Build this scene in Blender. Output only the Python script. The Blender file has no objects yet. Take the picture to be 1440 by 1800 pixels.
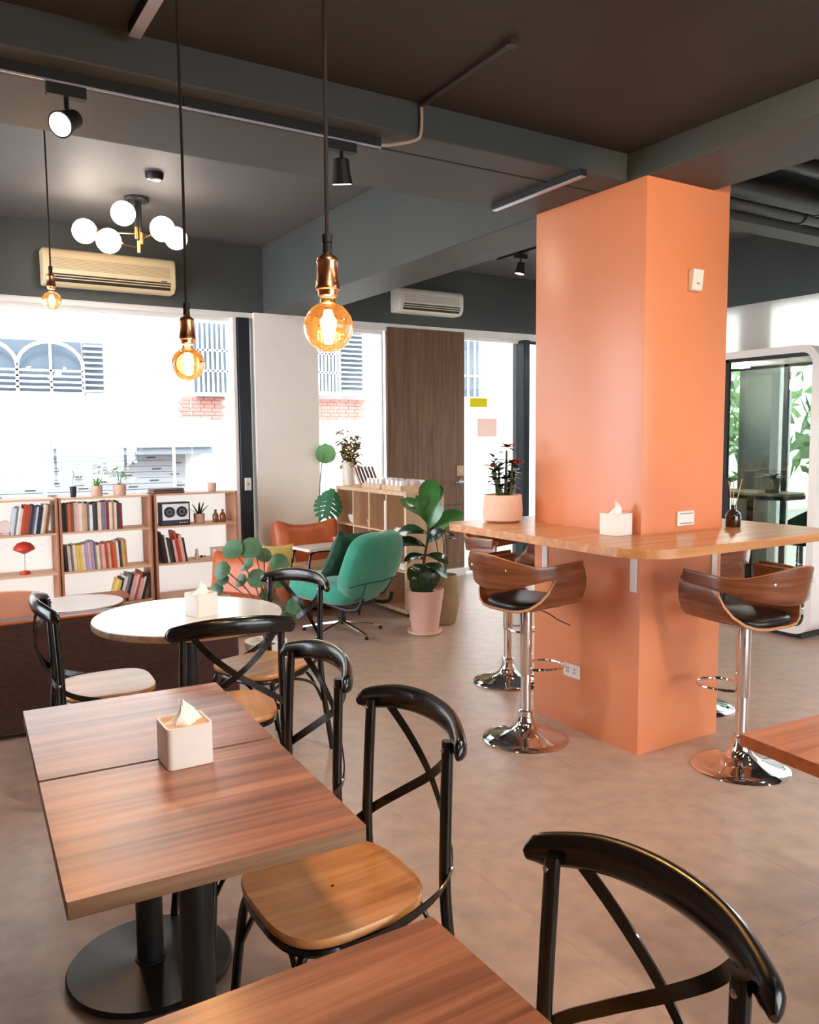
import bpy, math, random
from mathutils import Vector, Matrix
random.seed(7)
D = bpy.data; S = bpy.context.scene; COL = S.collection
PI = math.pi
# ------------------------------------------------------------------ camera
CAM_H = 1.55; PITCH, ROLL, YAW = 0.0903740, -0.00812255, 0.552806
def camera():
    cy, sy = math.cos(YAW), math.sin(YAW)
    f = Vector((sy, cy, 0)); r = Vector((cy, -sy, 0)); u = Vector((0, 0, 1))
    f2 = math.cos(PITCH)*f - math.sin(PITCH)*u; u2 = math.cos(PITCH)*u + math.sin(PITCH)*f
    r3 = math.cos(ROLL)*r + math.sin(ROLL)*u2; u3 = math.cos(ROLL)*u2 - math.sin(ROLL)*r
    m = Matrix((r3, u3, -f2)).transposed().to_4x4(); m.translation = (0, 0, CAM_H)
    cd = D.cameras.new('camera'); cd.sensor_fit = 'HORIZONTAL'; cd.sensor_width = 36
    cd.lens = 36*1443.88/1440; cd.clip_start = .05; cd.clip_end = 200
    c = D.objects.new('camera', cd); COL.objects.link(c); c.matrix_world = m; S.camera = c
camera()
# ------------------------------------------------------------------ light and exposure
W = D.worlds.new('world'); S.world = W; W.use_nodes = True
bg = W.node_tree.nodes['Background']; bg.inputs[0].default_value = (.86, .93, 1, 1); bg.inputs[1].default_value = 9.0
sun = D.lights.new('sun', 'SUN'); sun.energy = 4; sun.angle = .03; sun.color = (1, .96, .9)
so = D.objects.new('sun', sun); COL.objects.link(so)
so.rotation_euler = Vector((.25, .62, -.78)).to_track_quat('-Z', 'Y').to_euler()
S.view_settings.view_transform = 'Standard'; S.view_settings.look = 'None'
S.view_settings.exposure = 0.3; S.view_settings.gamma = 1; S.view_settings.use_curve_mapping = False

# ------------------------------------------------------------------ materials
def srgb(r, g=None, b=None):
    if g is None: r, g, b = r
    f = lambda c: (c/255/12.92 if c/255 <= .04045 else ((c/255+.055)/1.055)**2.4)
    return (f(r), f(g), f(b), 1)
MATS = {}
def newmat(name):
    m = D.materials.new(name); m.use_nodes = True; nt = m.node_tree
    return m, nt, nt.nodes['Principled BSDF']
def pm(name, col, rough=.5, metal=0, var=0.0, scale=8, bump=0.0, stretch=(1, 1, 1), spec=.5, coat=0, rand=0, sheen=0, bscale=None):
    if name in MATS: return MATS[name]
    m, nt, p = newmat(name); L = nt.links.new
    c = srgb(col); p.inputs['Base Color'].default_value = c; p.inputs['Roughness'].default_value = rough
    p.inputs['Metallic'].default_value = metal; p.inputs['Specular IOR Level'].default_value = spec
    p.inputs['Coat Weight'].default_value = coat; p.inputs['Sheen Weight'].default_value = sheen
    if var or bump or rand:
        tc = nt.nodes.new('ShaderNodeTexCoord'); mp = nt.nodes.new('ShaderNodeMapping'); mp.inputs['Scale'].default_value = stretch
        L(tc.outputs['Object'], mp.inputs[0])
        n = nt.nodes.new('ShaderNodeTexNoise'); n.inputs['Scale'].default_value = scale; n.inputs['Detail'].default_value = 5
        L(mp.outputs[0], n.inputs['Vector'])
        hs = nt.nodes.new('ShaderNodeHueSaturation'); hs.inputs['Color'].default_value = c
        mr = nt.nodes.new('ShaderNodeMapRange'); mr.inputs['From Min'].default_value = .3; mr.inputs['From Max'].default_value = .7
        mr.inputs['To Min'].default_value = 1-var; mr.inputs['To Max'].default_value = 1+var
        L(n.outputs['Fac'], mr.inputs['Value'])
        if rand:
            oi = nt.nodes.new('ShaderNodeObjectInfo'); r2 = nt.nodes.new('ShaderNodeMapRange')
            r2.inputs['To Min'].default_value = 1-rand; r2.inputs['To Max'].default_value = 1+rand
            L(oi.outputs['Random'], r2.inputs['Value'])
            mu = nt.nodes.new('ShaderNodeMath'); mu.operation = 'MULTIPLY'
            L(mr.outputs[0], mu.inputs[0]); L(r2.outputs[0], mu.inputs[1]); L(mu.outputs[0], hs.inputs['Value'])
        else: L(mr.outputs[0], hs.inputs['Value'])
        L(hs.outputs[0], p.inputs['Base Color'])
        if bump:
            n2 = n
            if bscale:
                n2 = nt.nodes.new('ShaderNodeTexNoise'); n2.inputs['Scale'].default_value = bscale; n2.inputs['Detail'].default_value = 3
                L(mp.outputs[0], n2.inputs['Vector'])
            b = nt.nodes.new('ShaderNodeBump'); b.inputs['Strength'].default_value = bump; b.inputs['Distance'].default_value = .01
            L(n2.outputs['Fac'], b.inputs['Height']); L(b.outputs[0], p.inputs['Normal'])
    MATS[name] = m; return m
def wood(name, dark, mid, light, along='X', scale=1.0, rough=.35, coat=0.15, bump=.05, rand=True):
    if name in MATS: return MATS[name]
    m, nt, p = newmat(name); L = nt.links.new
    tc = nt.nodes.new('ShaderNodeTexCoord'); mp = nt.nodes.new('ShaderNodeMapping')
    st = {'X': (1.3, 26, 26), 'Y': (26, 1.3, 26), 'Z': (26, 26, 1.3), 'P': (3, 3, 46)}[along]
    mp.inputs['Scale'].default_value = tuple(s*scale for s in st)
    L(tc.outputs['Object'], mp.inputs[0])
    if rand:
        oi = nt.nodes.new('ShaderNodeObjectInfo'); ad = nt.nodes.new('ShaderNodeVectorMath'); ad.operation = 'ADD'
        sc = nt.nodes.new('ShaderNodeMath'); sc.operation = 'MULTIPLY'; sc.inputs[1].default_value = 40
        L(oi.outputs['Random'], sc.inputs[0]); L(mp.outputs[0], ad.inputs[0]); L(sc.outputs[0], ad.inputs[1]); vec = ad.outputs[0]
    else: vec = mp.outputs[0]
    n = nt.nodes.new('ShaderNodeTexNoise'); n.inputs['Scale'].default_value = 1; n.inputs['Detail'].default_value = 6
    n.inputs['Roughness'].default_value = .6; n.inputs['Distortion'].default_value = .5
    L(vec, n.inputs['Vector'])
    cr = nt.nodes.new('ShaderNodeValToRGB'); e = cr.color_ramp.elements
    e[0].position = .32; e[0].color = srgb(dark); e[1].position = .68; e[1].color = srgb(light)
    k = e.new(.5); k.color = srgb(mid)
    L(n.outputs['Fac'], cr.inputs[0]); L(cr.outputs[0], p.inputs['Base Color'])
    p.inputs['Roughness'].default_value = rough; p.inputs['Coat Weight'].default_value = coat; p.inputs['Coat Roughness'].default_value = .25
    b = nt.nodes.new('ShaderNodeBump'); b.inputs['Strength'].default_value = bump; b.inputs['Distance'].default_value = .004
    L(n.outputs['Fac'], b.inputs['Height']); L(b.outputs[0], p.inputs['Normal'])
    MATS[name] = m; return m
def glass(name, tint=(255, 255, 255), refl=.06, rough=.0):
    if name in MATS: return MATS[name]
    m, nt, p = newmat(name); nt.nodes.remove(p); L = nt.links.new
    t = nt.nodes.new('ShaderNodeBsdfTransparent'); t.inputs[0].default_value = srgb(tint)
    g = nt.nodes.new('ShaderNodeBsdfGlossy'); g.inputs['Roughness'].default_value = rough
    fr = nt.nodes.new('ShaderNodeFresnel'); fr.inputs[0].default_value = 1.45
    mx = nt.nodes.new('ShaderNodeMixShader'); ad = nt.nodes.new('ShaderNodeMath'); ad.operation = 'ADD'; ad.inputs[1].default_value = refl-.04; ad.use_clamp = True
    L(fr.outputs[0], ad.inputs[0]); L(ad.outputs[0], mx.inputs[0]); L(t.outputs[0], mx.inputs[1]); L(g.outputs[0], mx.inputs[2])
    L(mx.outputs[0], nt.nodes['Material Output'].inputs[0]); MATS[name] = m; return m
def translucent(name, col, fac=.6):
    if name in MATS: return MATS[name]
    m, nt, p = newmat(name); nt.nodes.remove(p); L = nt.links.new
    t = nt.nodes.new('ShaderNodeBsdfTranslucent'); t.inputs[0].default_value = srgb(col)
    d = nt.nodes.new('ShaderNodeBsdfDiffuse'); d.inputs[0].default_value = srgb(col)
    mx = nt.nodes.new('ShaderNodeMixShader'); mx.inputs[0].default_value = fac
    L(d.outputs[0], mx.inputs[1]); L(t.outputs[0], mx.inputs[2]); L(mx.outputs[0], nt.nodes['Material Output'].inputs[0]); MATS[name] = m; return m
def emit(name, col, strength):
    if name in MATS: return MATS[name]
    m, nt, p = newmat(name); p.inputs['Base Color'].default_value = srgb(col)
    p.inputs['Emission Color'].default_value = srgb(col); p.inputs['Emission Strength'].default_value = strength; MATS[name] = m; return m

M_BLACK = pm('black_paint', (11, 11, 12), .24, 0, coat=.2)
M_BLACKM = pm('black_matt', (20, 20, 20), .55)
M_CHROME = pm('chrome', (225, 225, 228), .06, 1)
M_STEEL = pm('brushed_steel', (190, 190, 195), .25, 1)
M_COPPER = pm('copper', (226, 160, 122), .28, 1, var=.08, scale=20)
M_WHITE = pm('white_plastic', (238, 234, 228), .4)
M_CREAM = pm('cream_paint', (248, 240, 231), .7, var=.02, scale=3)
M_DARKP = pm('dark_green_grey_paint', (68, 72, 71), .6, var=.06, scale=2.5, bump=.04)
M_DARKC = pm('ceiling_paint_lit', (92, 89, 88), .6, var=.06, scale=2.5, bump=.05)  # same grey as the near ceiling, lightened for light on the high bays
M_CORAL = pm('coral_paint', (226, 141, 99), .3, var=.015, scale=2, spec=.5)
M_TABLE = wood('walnut_tabletop', (104, 64, 48), (158, 102, 76), (190, 134, 104), 'X', .8, .3, .3)
M_TABLEE = wood('walnut_edge', (120, 88, 68), (150, 112, 84), (170, 132, 100), 'X', 1.2, .5, 0)
M_ORTAB = wood('orange_wood_top', (160, 84, 44), (190, 106, 58), (206, 124, 72), 'X', .8, .35, .2)
M_SEAT = wood('ash_seat', (178, 112, 58), (206, 142, 82), (222, 164, 102), 'X', .7, .35, .2)
M_COUNTER = wood('oak_counter', (178, 112, 66), (202, 138, 86), (218, 158, 106), 'X', .7, .3, .25)
M_PLY = wood('walnut_ply', (88, 46, 26), (120, 66, 38), (146, 86, 52), 'P', .9, .3, .3)
M_PLYE = pm('ply_edge', (188, 132, 86), .5, var=.1, scale=30)
M_OAK = wood('light_oak', (190, 142, 104), (208, 162, 124), (220, 178, 140), 'Z', .6, .5, 0)
M_OAKP = wood('pale_oak_edge', (206, 168, 132), (222, 186, 152), (232, 200, 168), 'Z', .6, .5, 0)
M_DOORW = wood('dark_oak_door', (88, 60, 40), (112, 78, 52), (126, 92, 64), 'Z', 1.4, .55, 0)
M_LEATHER = pm('tan_leather', (186, 92, 48), .42, var=.12, scale=7, bump=.25)
M_PINKLE = pm('blush_leather', (214, 144, 112), .5, var=.08, scale=6, bump=.2)
M_VELVET = pm('brown_velvet', (70, 36, 22), .85, var=.35, scale=60, bump=.3, stretch=(.35, 1, 1), sheen=.3)
M_GREENF = pm('green_velvet', (50, 142, 120), .85, var=.1, scale=10, bump=.12, sheen=.4)
M_GREENC = pm('dark_green_fabric', (38, 78, 62), .9, var=.1, scale=30, bump=.2)
M_YELLOW = pm('yellow_fabric', (232, 208, 120), .9, var=.05, scale=40, bump=.2)
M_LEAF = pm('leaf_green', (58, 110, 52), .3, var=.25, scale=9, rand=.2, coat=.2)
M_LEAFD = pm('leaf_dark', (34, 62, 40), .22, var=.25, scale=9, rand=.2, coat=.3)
M_LEAFP = pm('leaf_soft', (66, 104, 72), .5, var=.2, scale=9, rand=.2)
M_LEAFY = pm('leaf_olive', (150, 128, 52), .6, var=.25, scale=9, rand=.3)
M_STEM = pm('stem_brown', (96, 72, 50), .7, var=.2, scale=20)
M_SOIL = pm('soil', (58, 42, 32), .95, var=.3, scale=60, bump=.5)
M_GLASS = glass('window_glass')
M_FROST = translucent('frosted_white', (253, 250, 247), .75)

# ------------------------------------------------------------------ mesh builder
class MB:
    def __init__(s): s.v = []; s.f = []; s.mi = []; s.cur = 0
    def add(s, vs, fs):
        o = len(s.v); s.v += [tuple(v) for v in vs]; s.f += [tuple(i+o for i in f) for f in fs]; s.mi += [s.cur]*len(fs); return s
    def box(s, x0, x1, y0, y1, z0, z1):
        return s.add([(x, y, z) for z in (z0, z1) for y in (y0, y1) for x in (x0, x1)],
                     [(0, 2, 3, 1), (4, 5, 7, 6), (0, 1, 5, 4), (2, 6, 7, 3), (0, 4, 6, 2), (1, 3, 7, 5)])
    def lathe(s, prof, n=28, c=(0, 0, 0), cap=True):
        vs = []; fs = []
        for r, z in prof:
            for i in range(n):
                a = 2*PI*i/n; vs.append((c[0]+r*math.cos(a), c[1]+r*math.sin(a), c[2]+z))
        for k in range(len(prof)-1):
            for i in range(n):
                j = (i+1) % n; fs.append((k*n+i, k*n+j, (k+1)*n+j, (k+1)*n+i))
        if cap:
            fs.append(tuple(range(n-1, -1, -1))); fs.append(tuple((len(prof)-1)*n+i for i in range(n)))
        return s.add(vs, fs)
    def tube(s, pts, r, n=8, closed=False, sect=None):
        pts = [Vector(p) for p in pts]; N = len(pts); vs = []; fs = []; prev = None
        for k in range(N):
            if closed: t = pts[(k+1) % N]-pts[k-1]
            else: t = pts[min(k+1, N-1)]-pts[max(k-1, 0)]
            t.normalize()
            if prev is None:
                a = Vector((0, 0, 1)) if abs(t.z) < .9 else Vector((1, 0, 0)); u = (a - t*a.dot(t)).normalized()
            else: u = (prev - t*prev.dot(t)).normalized()
            prev = u; w = t.cross(u); rr = r[k] if isinstance(r, (list, tuple)) else r
            for i in range(n):
                a = 2*PI*i/n
                if sect: vs.append(pts[k]+u*(math.cos(a)*sect[0])+w*(math.sin(a)*sect[1]))
                else: vs.append(pts[k]+u*(math.cos(a)*rr)+w*(math.sin(a)*rr))
        for k in range(N if closed else N-1):
            for i in range(n):
                j = (i+1) % n; k2 = (k+1) % N; fs.append((k*n+i, k*n+j, k2*n+j, k2*n+i))
        if not closed: fs.append(tuple(range(n-1, -1, -1))); fs.append(tuple((N-1)*n+i for i in range(n)))
        return s.add(vs, fs)
    def prism(s, poly, z0, z1):
        n = len(poly)
        return s.add([(x, y, z0) for x, y in poly]+[(x, y, z1) for x, y in poly],
                     [tuple(range(n-1, -1, -1)), tuple(range(n, 2*n))]+[(i, (i+1) % n, n+(i+1) % n, n+i) for i in range(n)])
    def xprism(s, poly, x0, x1):   # polygon in (y,z), extruded along x
        n = len(poly)
        return s.add([(x0, y, z) for y, z in poly]+[(x1, y, z) for y, z in poly],
                     [tuple(range(n)), tuple(range(2*n-1, n-1, -1))]+[(i, n+i, n+(i+1) % n, (i+1) % n) for i in range(n)])
    def grid(s, P, closed_u=False):
        nu = len(P); nv = len(P[0])
        vs = [p for row in P for p in row]; fs = []
        for i in range(nu if closed_u else nu-1):
            for j in range(nv-1):
                i2 = (i+1) % nu; fs.append((i*nv+j, i2*nv+j, i2*nv+j+1, i*nv+j+1))
        return s.add(vs, fs)
    def bar(s, a, b, w, h, up=(0, 0, 1)):
        a = Vector(a); b = Vector(b); t = (b-a).normalized(); u = Vector(up); u = (u-t*u.dot(t)).normalized(); q = t.cross(u)
        vs = [p+q*(sx*w/2)+u*(sz*h/2) for p in (a, b) for sx, sz in ((-1, -1), (1, -1), (1, 1), (-1, 1))]
        return s.add(vs, [(3, 2, 1, 0), (4, 5, 6, 7), (0, 1, 5, 4), (1, 2, 6, 5), (2, 3, 7, 6), (3, 0, 4, 7)])
    def mesh(s, name, mats, smooth=40):
        me = D.meshes.new(name); me.from_pydata(s.v, [], s.f)
        for m in (mats if isinstance(mats, (list, tuple)) else [mats]): me.materials.append(m)
        me.polygons.foreach_set('material_index', s.mi)
        me.validate(); me.update()
        if smooth:
            me.polygons.foreach_set('use_smooth', [True]*len(me.polygons)); me.set_sharp_from_angle(angle=math.radians(smooth))
        return me
    def build(s, name, mats, parent=None, smooth=40, bevel=0, seg=2, solid=0, sub=0, loc=None, rot=None):
        o = D.objects.new(name, s.mesh(name, mats, smooth)); COL.objects.link(o)
        if parent: o.parent = parent
        if loc: o.location = loc
        if rot: o.rotation_euler = rot
        if solid:
            m = o.modifiers.new('solid', 'SOLIDIFY'); m.thickness = solid; m.offset = 0
            if isinstance(mats, (list, tuple)) and len(mats) > 1: m.material_offset_rim = 1
        if bevel: m = o.modifiers.new('bevel', 'BEVEL'); m.width = bevel; m.segments = seg; m.limit_method = 'ANGLE'; m.angle_limit = .7
        if sub: m = o.modifiers.new('sub', 'SUBSURF'); m.levels = sub; m.render_levels = sub
        return o
def tag(o, label, cat, group=None, kind=None):
    o['label'] = label; o['category'] = cat
    if group: o['group'] = group
    if kind: o['kind'] = kind
    return o
def thing(name, label, cat, loc=(0, 0, 0), rz=0, group=None, kind=None):
    o = D.objects.new(name, None); COL.objects.link(o); o.location = loc; o.rotation_euler = (0, 0, rz); o.empty_display_size = .1
    return tag(o, label, cat, group, kind)
def struct(o, label, cat='wall'): return tag(o, label, cat, kind='structure')
def dup(root, loc, rz, label, group=None, scale=None):
    r = root.copy(); COL.objects.link(r); r.location = loc; r.rotation_euler = (0, 0, rz); r['label'] = label
    if group: r['group'] = group
    if scale: r.scale = (scale,)*3
    for ch in root.children:
        c = ch.copy(); COL.objects.link(c); c.parent = r
        for g in ch.children:
            d = g.copy(); COL.objects.link(d); d.parent = c
    return r
def bx(name, x0, x1, y0, y1, z0, z1, mat, parent=None, bevel=0, seg=2):
    return MB().box(x0, x1, y0, y1, z0, z1).build(name, mat, parent, bevel=bevel, seg=seg)
def rrect(x0, x1, y0, y1, rs, n=6):
    if not isinstance(rs, (list, tuple)): rs = [rs]*4
    out = []
    for (cx, cy, a0), r in zip(((x0, y0, PI), (x1, y0, 1.5*PI), (x1, y1, 0), (x0, y1, .5*PI)), rs):
        ox = cx + (r if cx == x0 else -r); oy = cy + (r if cy == y0 else -r)
        for k in range(n+1):
            a = a0 + .5*PI*k/n; out.append((ox+r*math.cos(a), oy+r*math.sin(a)))
    return out
def lerp(a, b, t): return a+(b-a)*t
def smoothcurve(pts, n=6):
    pts = [Vector(p) for p in pts]; out = []
    for i in range(len(pts)-1):
        p0 = pts[max(i-1, 0)]; p1 = pts[i]; p2 = pts[i+1]; p3 = pts[min(i+2, len(pts)-1)]
        for k in range(n):
            t = k/n; out.append(.5*((2*p1)+(p2-p0)*t+(2*p0-5*p1+4*p2-p3)*t*t+(3*p1-p0-3*p2+p3)*t**3))
    out.append(pts[-1]); return out
def light(name, kind, loc, energy, col=(1, .85, .65), parent=None, size=.03, spot=None, target=None):
    l = D.lights.new(name, kind); l.energy = energy; l.color = col; l.shadow_soft_size = size
    if spot: l.spot_size = spot; l.spot_blend = .7
    o = D.objects.new(name, l); COL.objects.link(o); o.location = loc
    if target is not None: o.rotation_euler = (Vector(target)-Vector(loc)).to_track_quat('-Z', 'Y').to_euler()
    if parent: o.parent = parent
    return o
#==STRUCTURE==
# room: X 0.. to the right along the window wall, Y towards the window wall
XL, XR, YB, YW = -1.3, 6.68, -3.0, 7.48
ZB, ZN, ZC = 2.735, 2.862, 3.35          # beam underside, near ceiling, high ceiling
M_TILE = pm('concrete_vinyl', (178, 150, 134),   .32, var=.13, scale=11, bump=.05, rand=.025, bscale=60)
M_GROUT = pm('floor_joint', (168, 141, 125), .6)
floor = struct(bx('floor', XL-.2, XR+.2, YB-.2, YW+.45, -.15, -.0015, M_GROUT), 'warm grey concrete-look vinyl tile floor of the cafe', 'floor')
TS = .9535; ty0 = 1.458-TS*5; tx0 = -2.15
tm = MB().prism(rrect(.0003, TS-.0003, .0003, TS-.0003, .0005, 1), -.0015, 0).mesh('floor_tile', M_TILE, 0)
i = 0
for ix in range(10):
    for iy in range(13):
        x0 = tx0+ix*TS; y0 = ty0+iy*TS
        if x0 < XL-TS*.99 or x0+TS > XR+TS or y0+TS < YB or y0 > YW: continue
        o = D.objects.new('floor_tile', tm); COL.objects.link(o); o.parent = floor; o.location = (x0, y0, 0)
# column
colo = MB().prism(rrect(2.97, 3.557, 2.72, 3.493, .004, 2), 0, ZB).box(3.44, 3.557, 2.72, 3.493, ZB, ZC).build('column', M_CORAL, bevel=0)
struct(colo, 'square coral-orange painted column with wooden counter around it', 'column')
# beams
def beam(label, *b): return struct(bx('ceiling_beam', *b, M_DARKP, bevel=.006), label, 'beam')
beam('dark grey ceiling beam carrying the light track, front board', XL, 2.969, 2.84, 3.026, ZB, ZC)
beam('dark grey wide ceiling beam behind the light track', XL, 2.969, 3.036, 3.522, ZB, ZC)
beam('dark grey ceiling beam running from column to window wall', 3.0, 3.45, 3.532, YW, ZB, ZC)
beam('dark ceiling beam running from column past the near bay', 2.97, 3.44, YB, 3.53, ZB+.001, ZC)
bx('groove_board', XL, 2.96, 3.024, 3.038, ZB+.012, ZC, M_BLACKM).name = 'trim_1'; struct(D.objects['trim_1'], 'black shadow gap between the two ceiling beam boards', 'trim')
# ceilings
struct(bx('ceiling', XL, 2.97, YB, 2.84, ZN, ZC+.1, pm('ceiling_paint_shaded', (46, 46, 45), .65, var=.06, scale=2.5, bump=.05)), 'dark low ceiling over the near tables', 'ceiling')  # darker copy of the ceiling grey; shade is put into its colour
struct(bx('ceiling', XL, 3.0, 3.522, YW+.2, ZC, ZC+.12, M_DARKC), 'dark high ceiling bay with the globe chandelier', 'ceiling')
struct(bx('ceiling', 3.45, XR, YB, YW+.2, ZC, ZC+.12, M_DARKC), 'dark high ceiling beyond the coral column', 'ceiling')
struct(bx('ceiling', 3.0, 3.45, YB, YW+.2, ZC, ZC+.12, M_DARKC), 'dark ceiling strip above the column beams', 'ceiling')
struct(bx('roof_slab', XL-.4, XR+.4, YB-.4, YW+.5, ZC+.12, 4.6, M_DARKC), 'unseen roof slab over the cafe, made thick against light leaks', 'roof')  # out of view; thickened so no light leaks into the room
# right-hand bay: soffit strip and ducts
struct(bx('trim_2', 3.46, XR, 3.44, 3.62, 2.9, ZC, M_DARKP), 'dark soffit strip beyond the column above the booth', 'trim')
M_DUCT = pm('duct_black', (26, 27, 26), .4)
for k, (yy, zz, rr, lab) in enumerate(((3.36, 2.98, .05, 'thin black ceiling pipe next to the dark soffit'), (3.24, 3.03, .075, 'thick black ceiling duct beyond the coral column'), (3.02, 3.12, .05, 'black ceiling pipe behind the thick duct'))):
    t = thing('ceiling_duct', lab, 'duct', (3.6, yy, zz))
    MB().tube([(0, 0, 0), (3.05, 0, 0)], rr, 14).build('pipe', M_DUCT, t)
    for x in (.5, 1.5, 2.5): MB().tube([(x, 0, 0), (x+.03, 0, 0)], rr+.008, 14).build('clamp', M_DUCT, t)
# walls
struct(MB().box(XL-.2, XL, YB, 4.0, 0, ZC).box(XL-.2, XL, 4.0, YW, ZB, ZC).build('wall_left', pm('left_wall_paint', (120, 92, 76), .7)), 'plain muted brown side wall with added corner window opening')  # window gap is added to let daylight in
M_FRAME = pm('window_frame_dark', (38, 42, 50), .35, .3)
wr = struct(MB().box(XL-.2, 1.2, YB-.2, YB, 0, ZC).box(5.6, XR+.2, YB-.2, YB, 0, ZC).box(1.2, 5.6, YB-.2, YB, 2.5, ZC).box(1.2, 5.6, YB-.2, YB, 0, .5).build('wall_rear', M_CREAM), 'cream rear wall with an added wide window opening')  # opening added for daylight from behind
# far (window) wall
struct(bx('wall_far', XL, XR, YW, YW+.22, ZB, ZC, M_DARKP), 'dark green-grey wall band above the storefront windows')
struct(bx('trim_3', XL, 2.9, YW+.03, YW+.2, 2.685, ZB-.001, M_WHITE), 'white head reveal above the big window', 'trim')
struct(bx('trim_4', 3.565, XR, YW+.03, YW+.2, 2.66, ZB-.001, M_WHITE), 'white head reveal above door and side glass', 'trim')
struct(bx('wall_pier', 2.9, 3.558, YW-.015, YW+.4, 0, ZB, M_CREAM), 'cream plastered pier between window and entrance', 'wall')
M_FRAME = pm('window_frame_dark', (38, 42, 50), .35, .3)
def window(name, label, axis, a0, a1, z0, z1, pos, posts=(), frame=.045, fm=None):
    fm = fm or M_FRAME
    t = thing(name, label, 'window', kind='structure')
    def b(nm, u0, u1, w0, w1, d0, d1, m):
        return bx(nm, u0, u1, pos+d0, pos+d1, w0, w1, m, t) if axis == 'x' else bx(nm, pos+d0, pos+d1, u0, u1, w0, w1, m, t)
    b('frame_bottom', a0, a1, z0, z0+.05, 0, .06, fm); b('frame_top', a0, a1, z1-.03, z1, 0, .06, fm)
    es = [a0]+list(posts)+[a1]
    for p in es: b('frame_post', max(p-frame/2, a0), min(p+frame/2, a1), z0+.05, z1-.03, 0, .06, fm)
    for k in range(len(es)-1): b('pane', es[k]+.02, es[k+1]-.02, z0+.05, z1-.03, .026, .034, M_GLASS)
    return t
window('window_1', 'large storefront window behind the bookcases', 'x', XL, 2.78, .02, 2.685, YW+.09, (.3,), fm=M_WHITE)
t = D.objects['window_1']
MB().box(2.74, 2.86, YW+.0, YW+.16, 0, 2.685).build('mullion', M_FRAME, t, bevel=.008)
MB().box(2.70, 2.735, YW+.02, YW+.1, 0, 2.685).build('inner_frame', M_WHITE, t, bevel=.004)
window('window_2', 'narrow glass panel between pier and wooden door', 'x', 3.56, 4.36, .02, 2.66, YW+.09, frame=.03, fm=M_WHITE)
window('window_3', 'tall glass sidelight right of the wooden door', 'x', 5.37, 6.2, .02, 2.66, YW+.09, frame=.03, fm=M_WHITE)
window('window_4', 'dark-framed corner glass behind the column', 'x', 6.24, XR, .02, 2.66, YW+.09, frame=.05)
struct(bx('trim_5', 6.18, 6.27, YW-.01, YW+.2, 0, 2.66, M_FRAME, bevel=.006), 'black vertical window post beside the column', 'trim')
# right wall
struct(bx('wall_right', XR, XR+.22, YB, YW+.2, ZB, ZC, M_DARKP), 'dark wall band above the side windows')
struct(bx('wall_right', XR, XR+.22, YB, 2.4, 0, ZB, M_CREAM), 'cream solid part of the side wall')
window('window_5', 'long side window behind the white booth', 'y', 2.4, YW, .02, ZB, XR+.09, (3.4, 5.2, 6.4))
struct(bx('wall_pier', XR, XR+.3, 4.62, 4.95, 0, ZB, pm('grey_pier', (232, 229, 225), .8)), 'grey concrete pier seen through the white booth', 'wall')
window('added_window_left', 'added unseen corner window lighting the sofa side', 'y', 4.0, YW, .02, ZB, XL-.12, (5.7,))  # unseen window added to bring daylight to pier and far seating
window('added_window_rear', 'added unseen rear window lighting the room from behind the viewer', 'x', 1.2, 5.6, .5, 2.5, YB-.1, (2.7, 4.1))  # unseen window added for soft daylight on column and chairs
struct(bx('trim_6', XR-.03, XR-.005, 2.4, YW, 2.2, ZB-.001, M_FROST), 'white roller blind band above the booth window', 'blind')
# door
dr = thing('door_1', 'dark oak entrance door with steel lock plate and handle', 'door', (4.37, YW+.02, 0), kind='structure')
MB().box(0, .985, 0, .045, .09, 2.7).build('leaf', M_DOORW, dr, bevel=.003)
MB().box(0, .985, -.003, .0, .80, .806).build('groove', M_BLACKM, dr)
MB().box(.875, .965, -.012, .0, 1.12, 1.235).build('lock_plate', pm('brass_plate', (196, 160, 120), .35, .6), dr, bevel=.004)
MB().box(.9, .94, -.016, -.012, 1.15, 1.205).build('lock_face', M_STEEL, dr, bevel=.004)
MB().tube(smoothcurve([(.93, 0, 1.055), (.93, -.05, 1.055), (.90, -.06, 1.055), (.82, -.06, 1.05)]), .01).build('handle', M_STEEL, dr)
MB().lathe([(.026, 0), (.026, .008), (.012, .012)], 20).build('rosette', M_STEEL, dr, loc=(.93, 0, 1.055), rot=(PI/2, 0, 0))
MB().box(0, .985, -.03, .06, 0, .085).build('threshold', pm('threshold_stone', (226, 222, 216), .5), dr, bevel=.004)
# ------------------------------------------------------------------ outdoors
struct(bx('street_ground', -20, 30, YW+.5, 40, -1.1, -.9, pm('asphalt', (150, 147, 142), .9, var=.1)), 'pale asphalt street outside the windows', 'ground')
struct(bx('street_ground', XR+.3, 30, -15, YW+.5, -1.1, -.9, MATS['asphalt']), 'pale asphalt lane beside the cafe', 'ground')
struct(bx('street_ground', -20, 30, -20, YB-.3, -1.1, -.9, MATS['asphalt']), 'pale asphalt yard behind the cafe', 'ground')
struct(bx('foundation', XL-.3, XR+.3, YB-.3, YW+.5, -1.1, -.15, pm('plinth', (190, 186, 180), .9)), 'raised concrete plinth under the cafe', 'foundation')
FY = 16.0; k = FY/15
fac = thing('street_building', 'pale plastered building across the street with grilled windows', 'building', (0, FY, 0))
M_FAC = pm('pale_plaster', (196, 194, 190), .9, var=.03, scale=.8)
M_DGL = pm('far_window_glass', (74, 84, 94), .5, spec=.2)
M_BARW = pm('white_bars', (214, 214, 214), .6)
M_BRK = pm('pale_brick', (150, 102, 92), .9, var=.06, scale=3, stretch=(1, 1, 4))
bx('wall', -14, 26, .25, 2, -.9, 9, M_FAC, fac)
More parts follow.
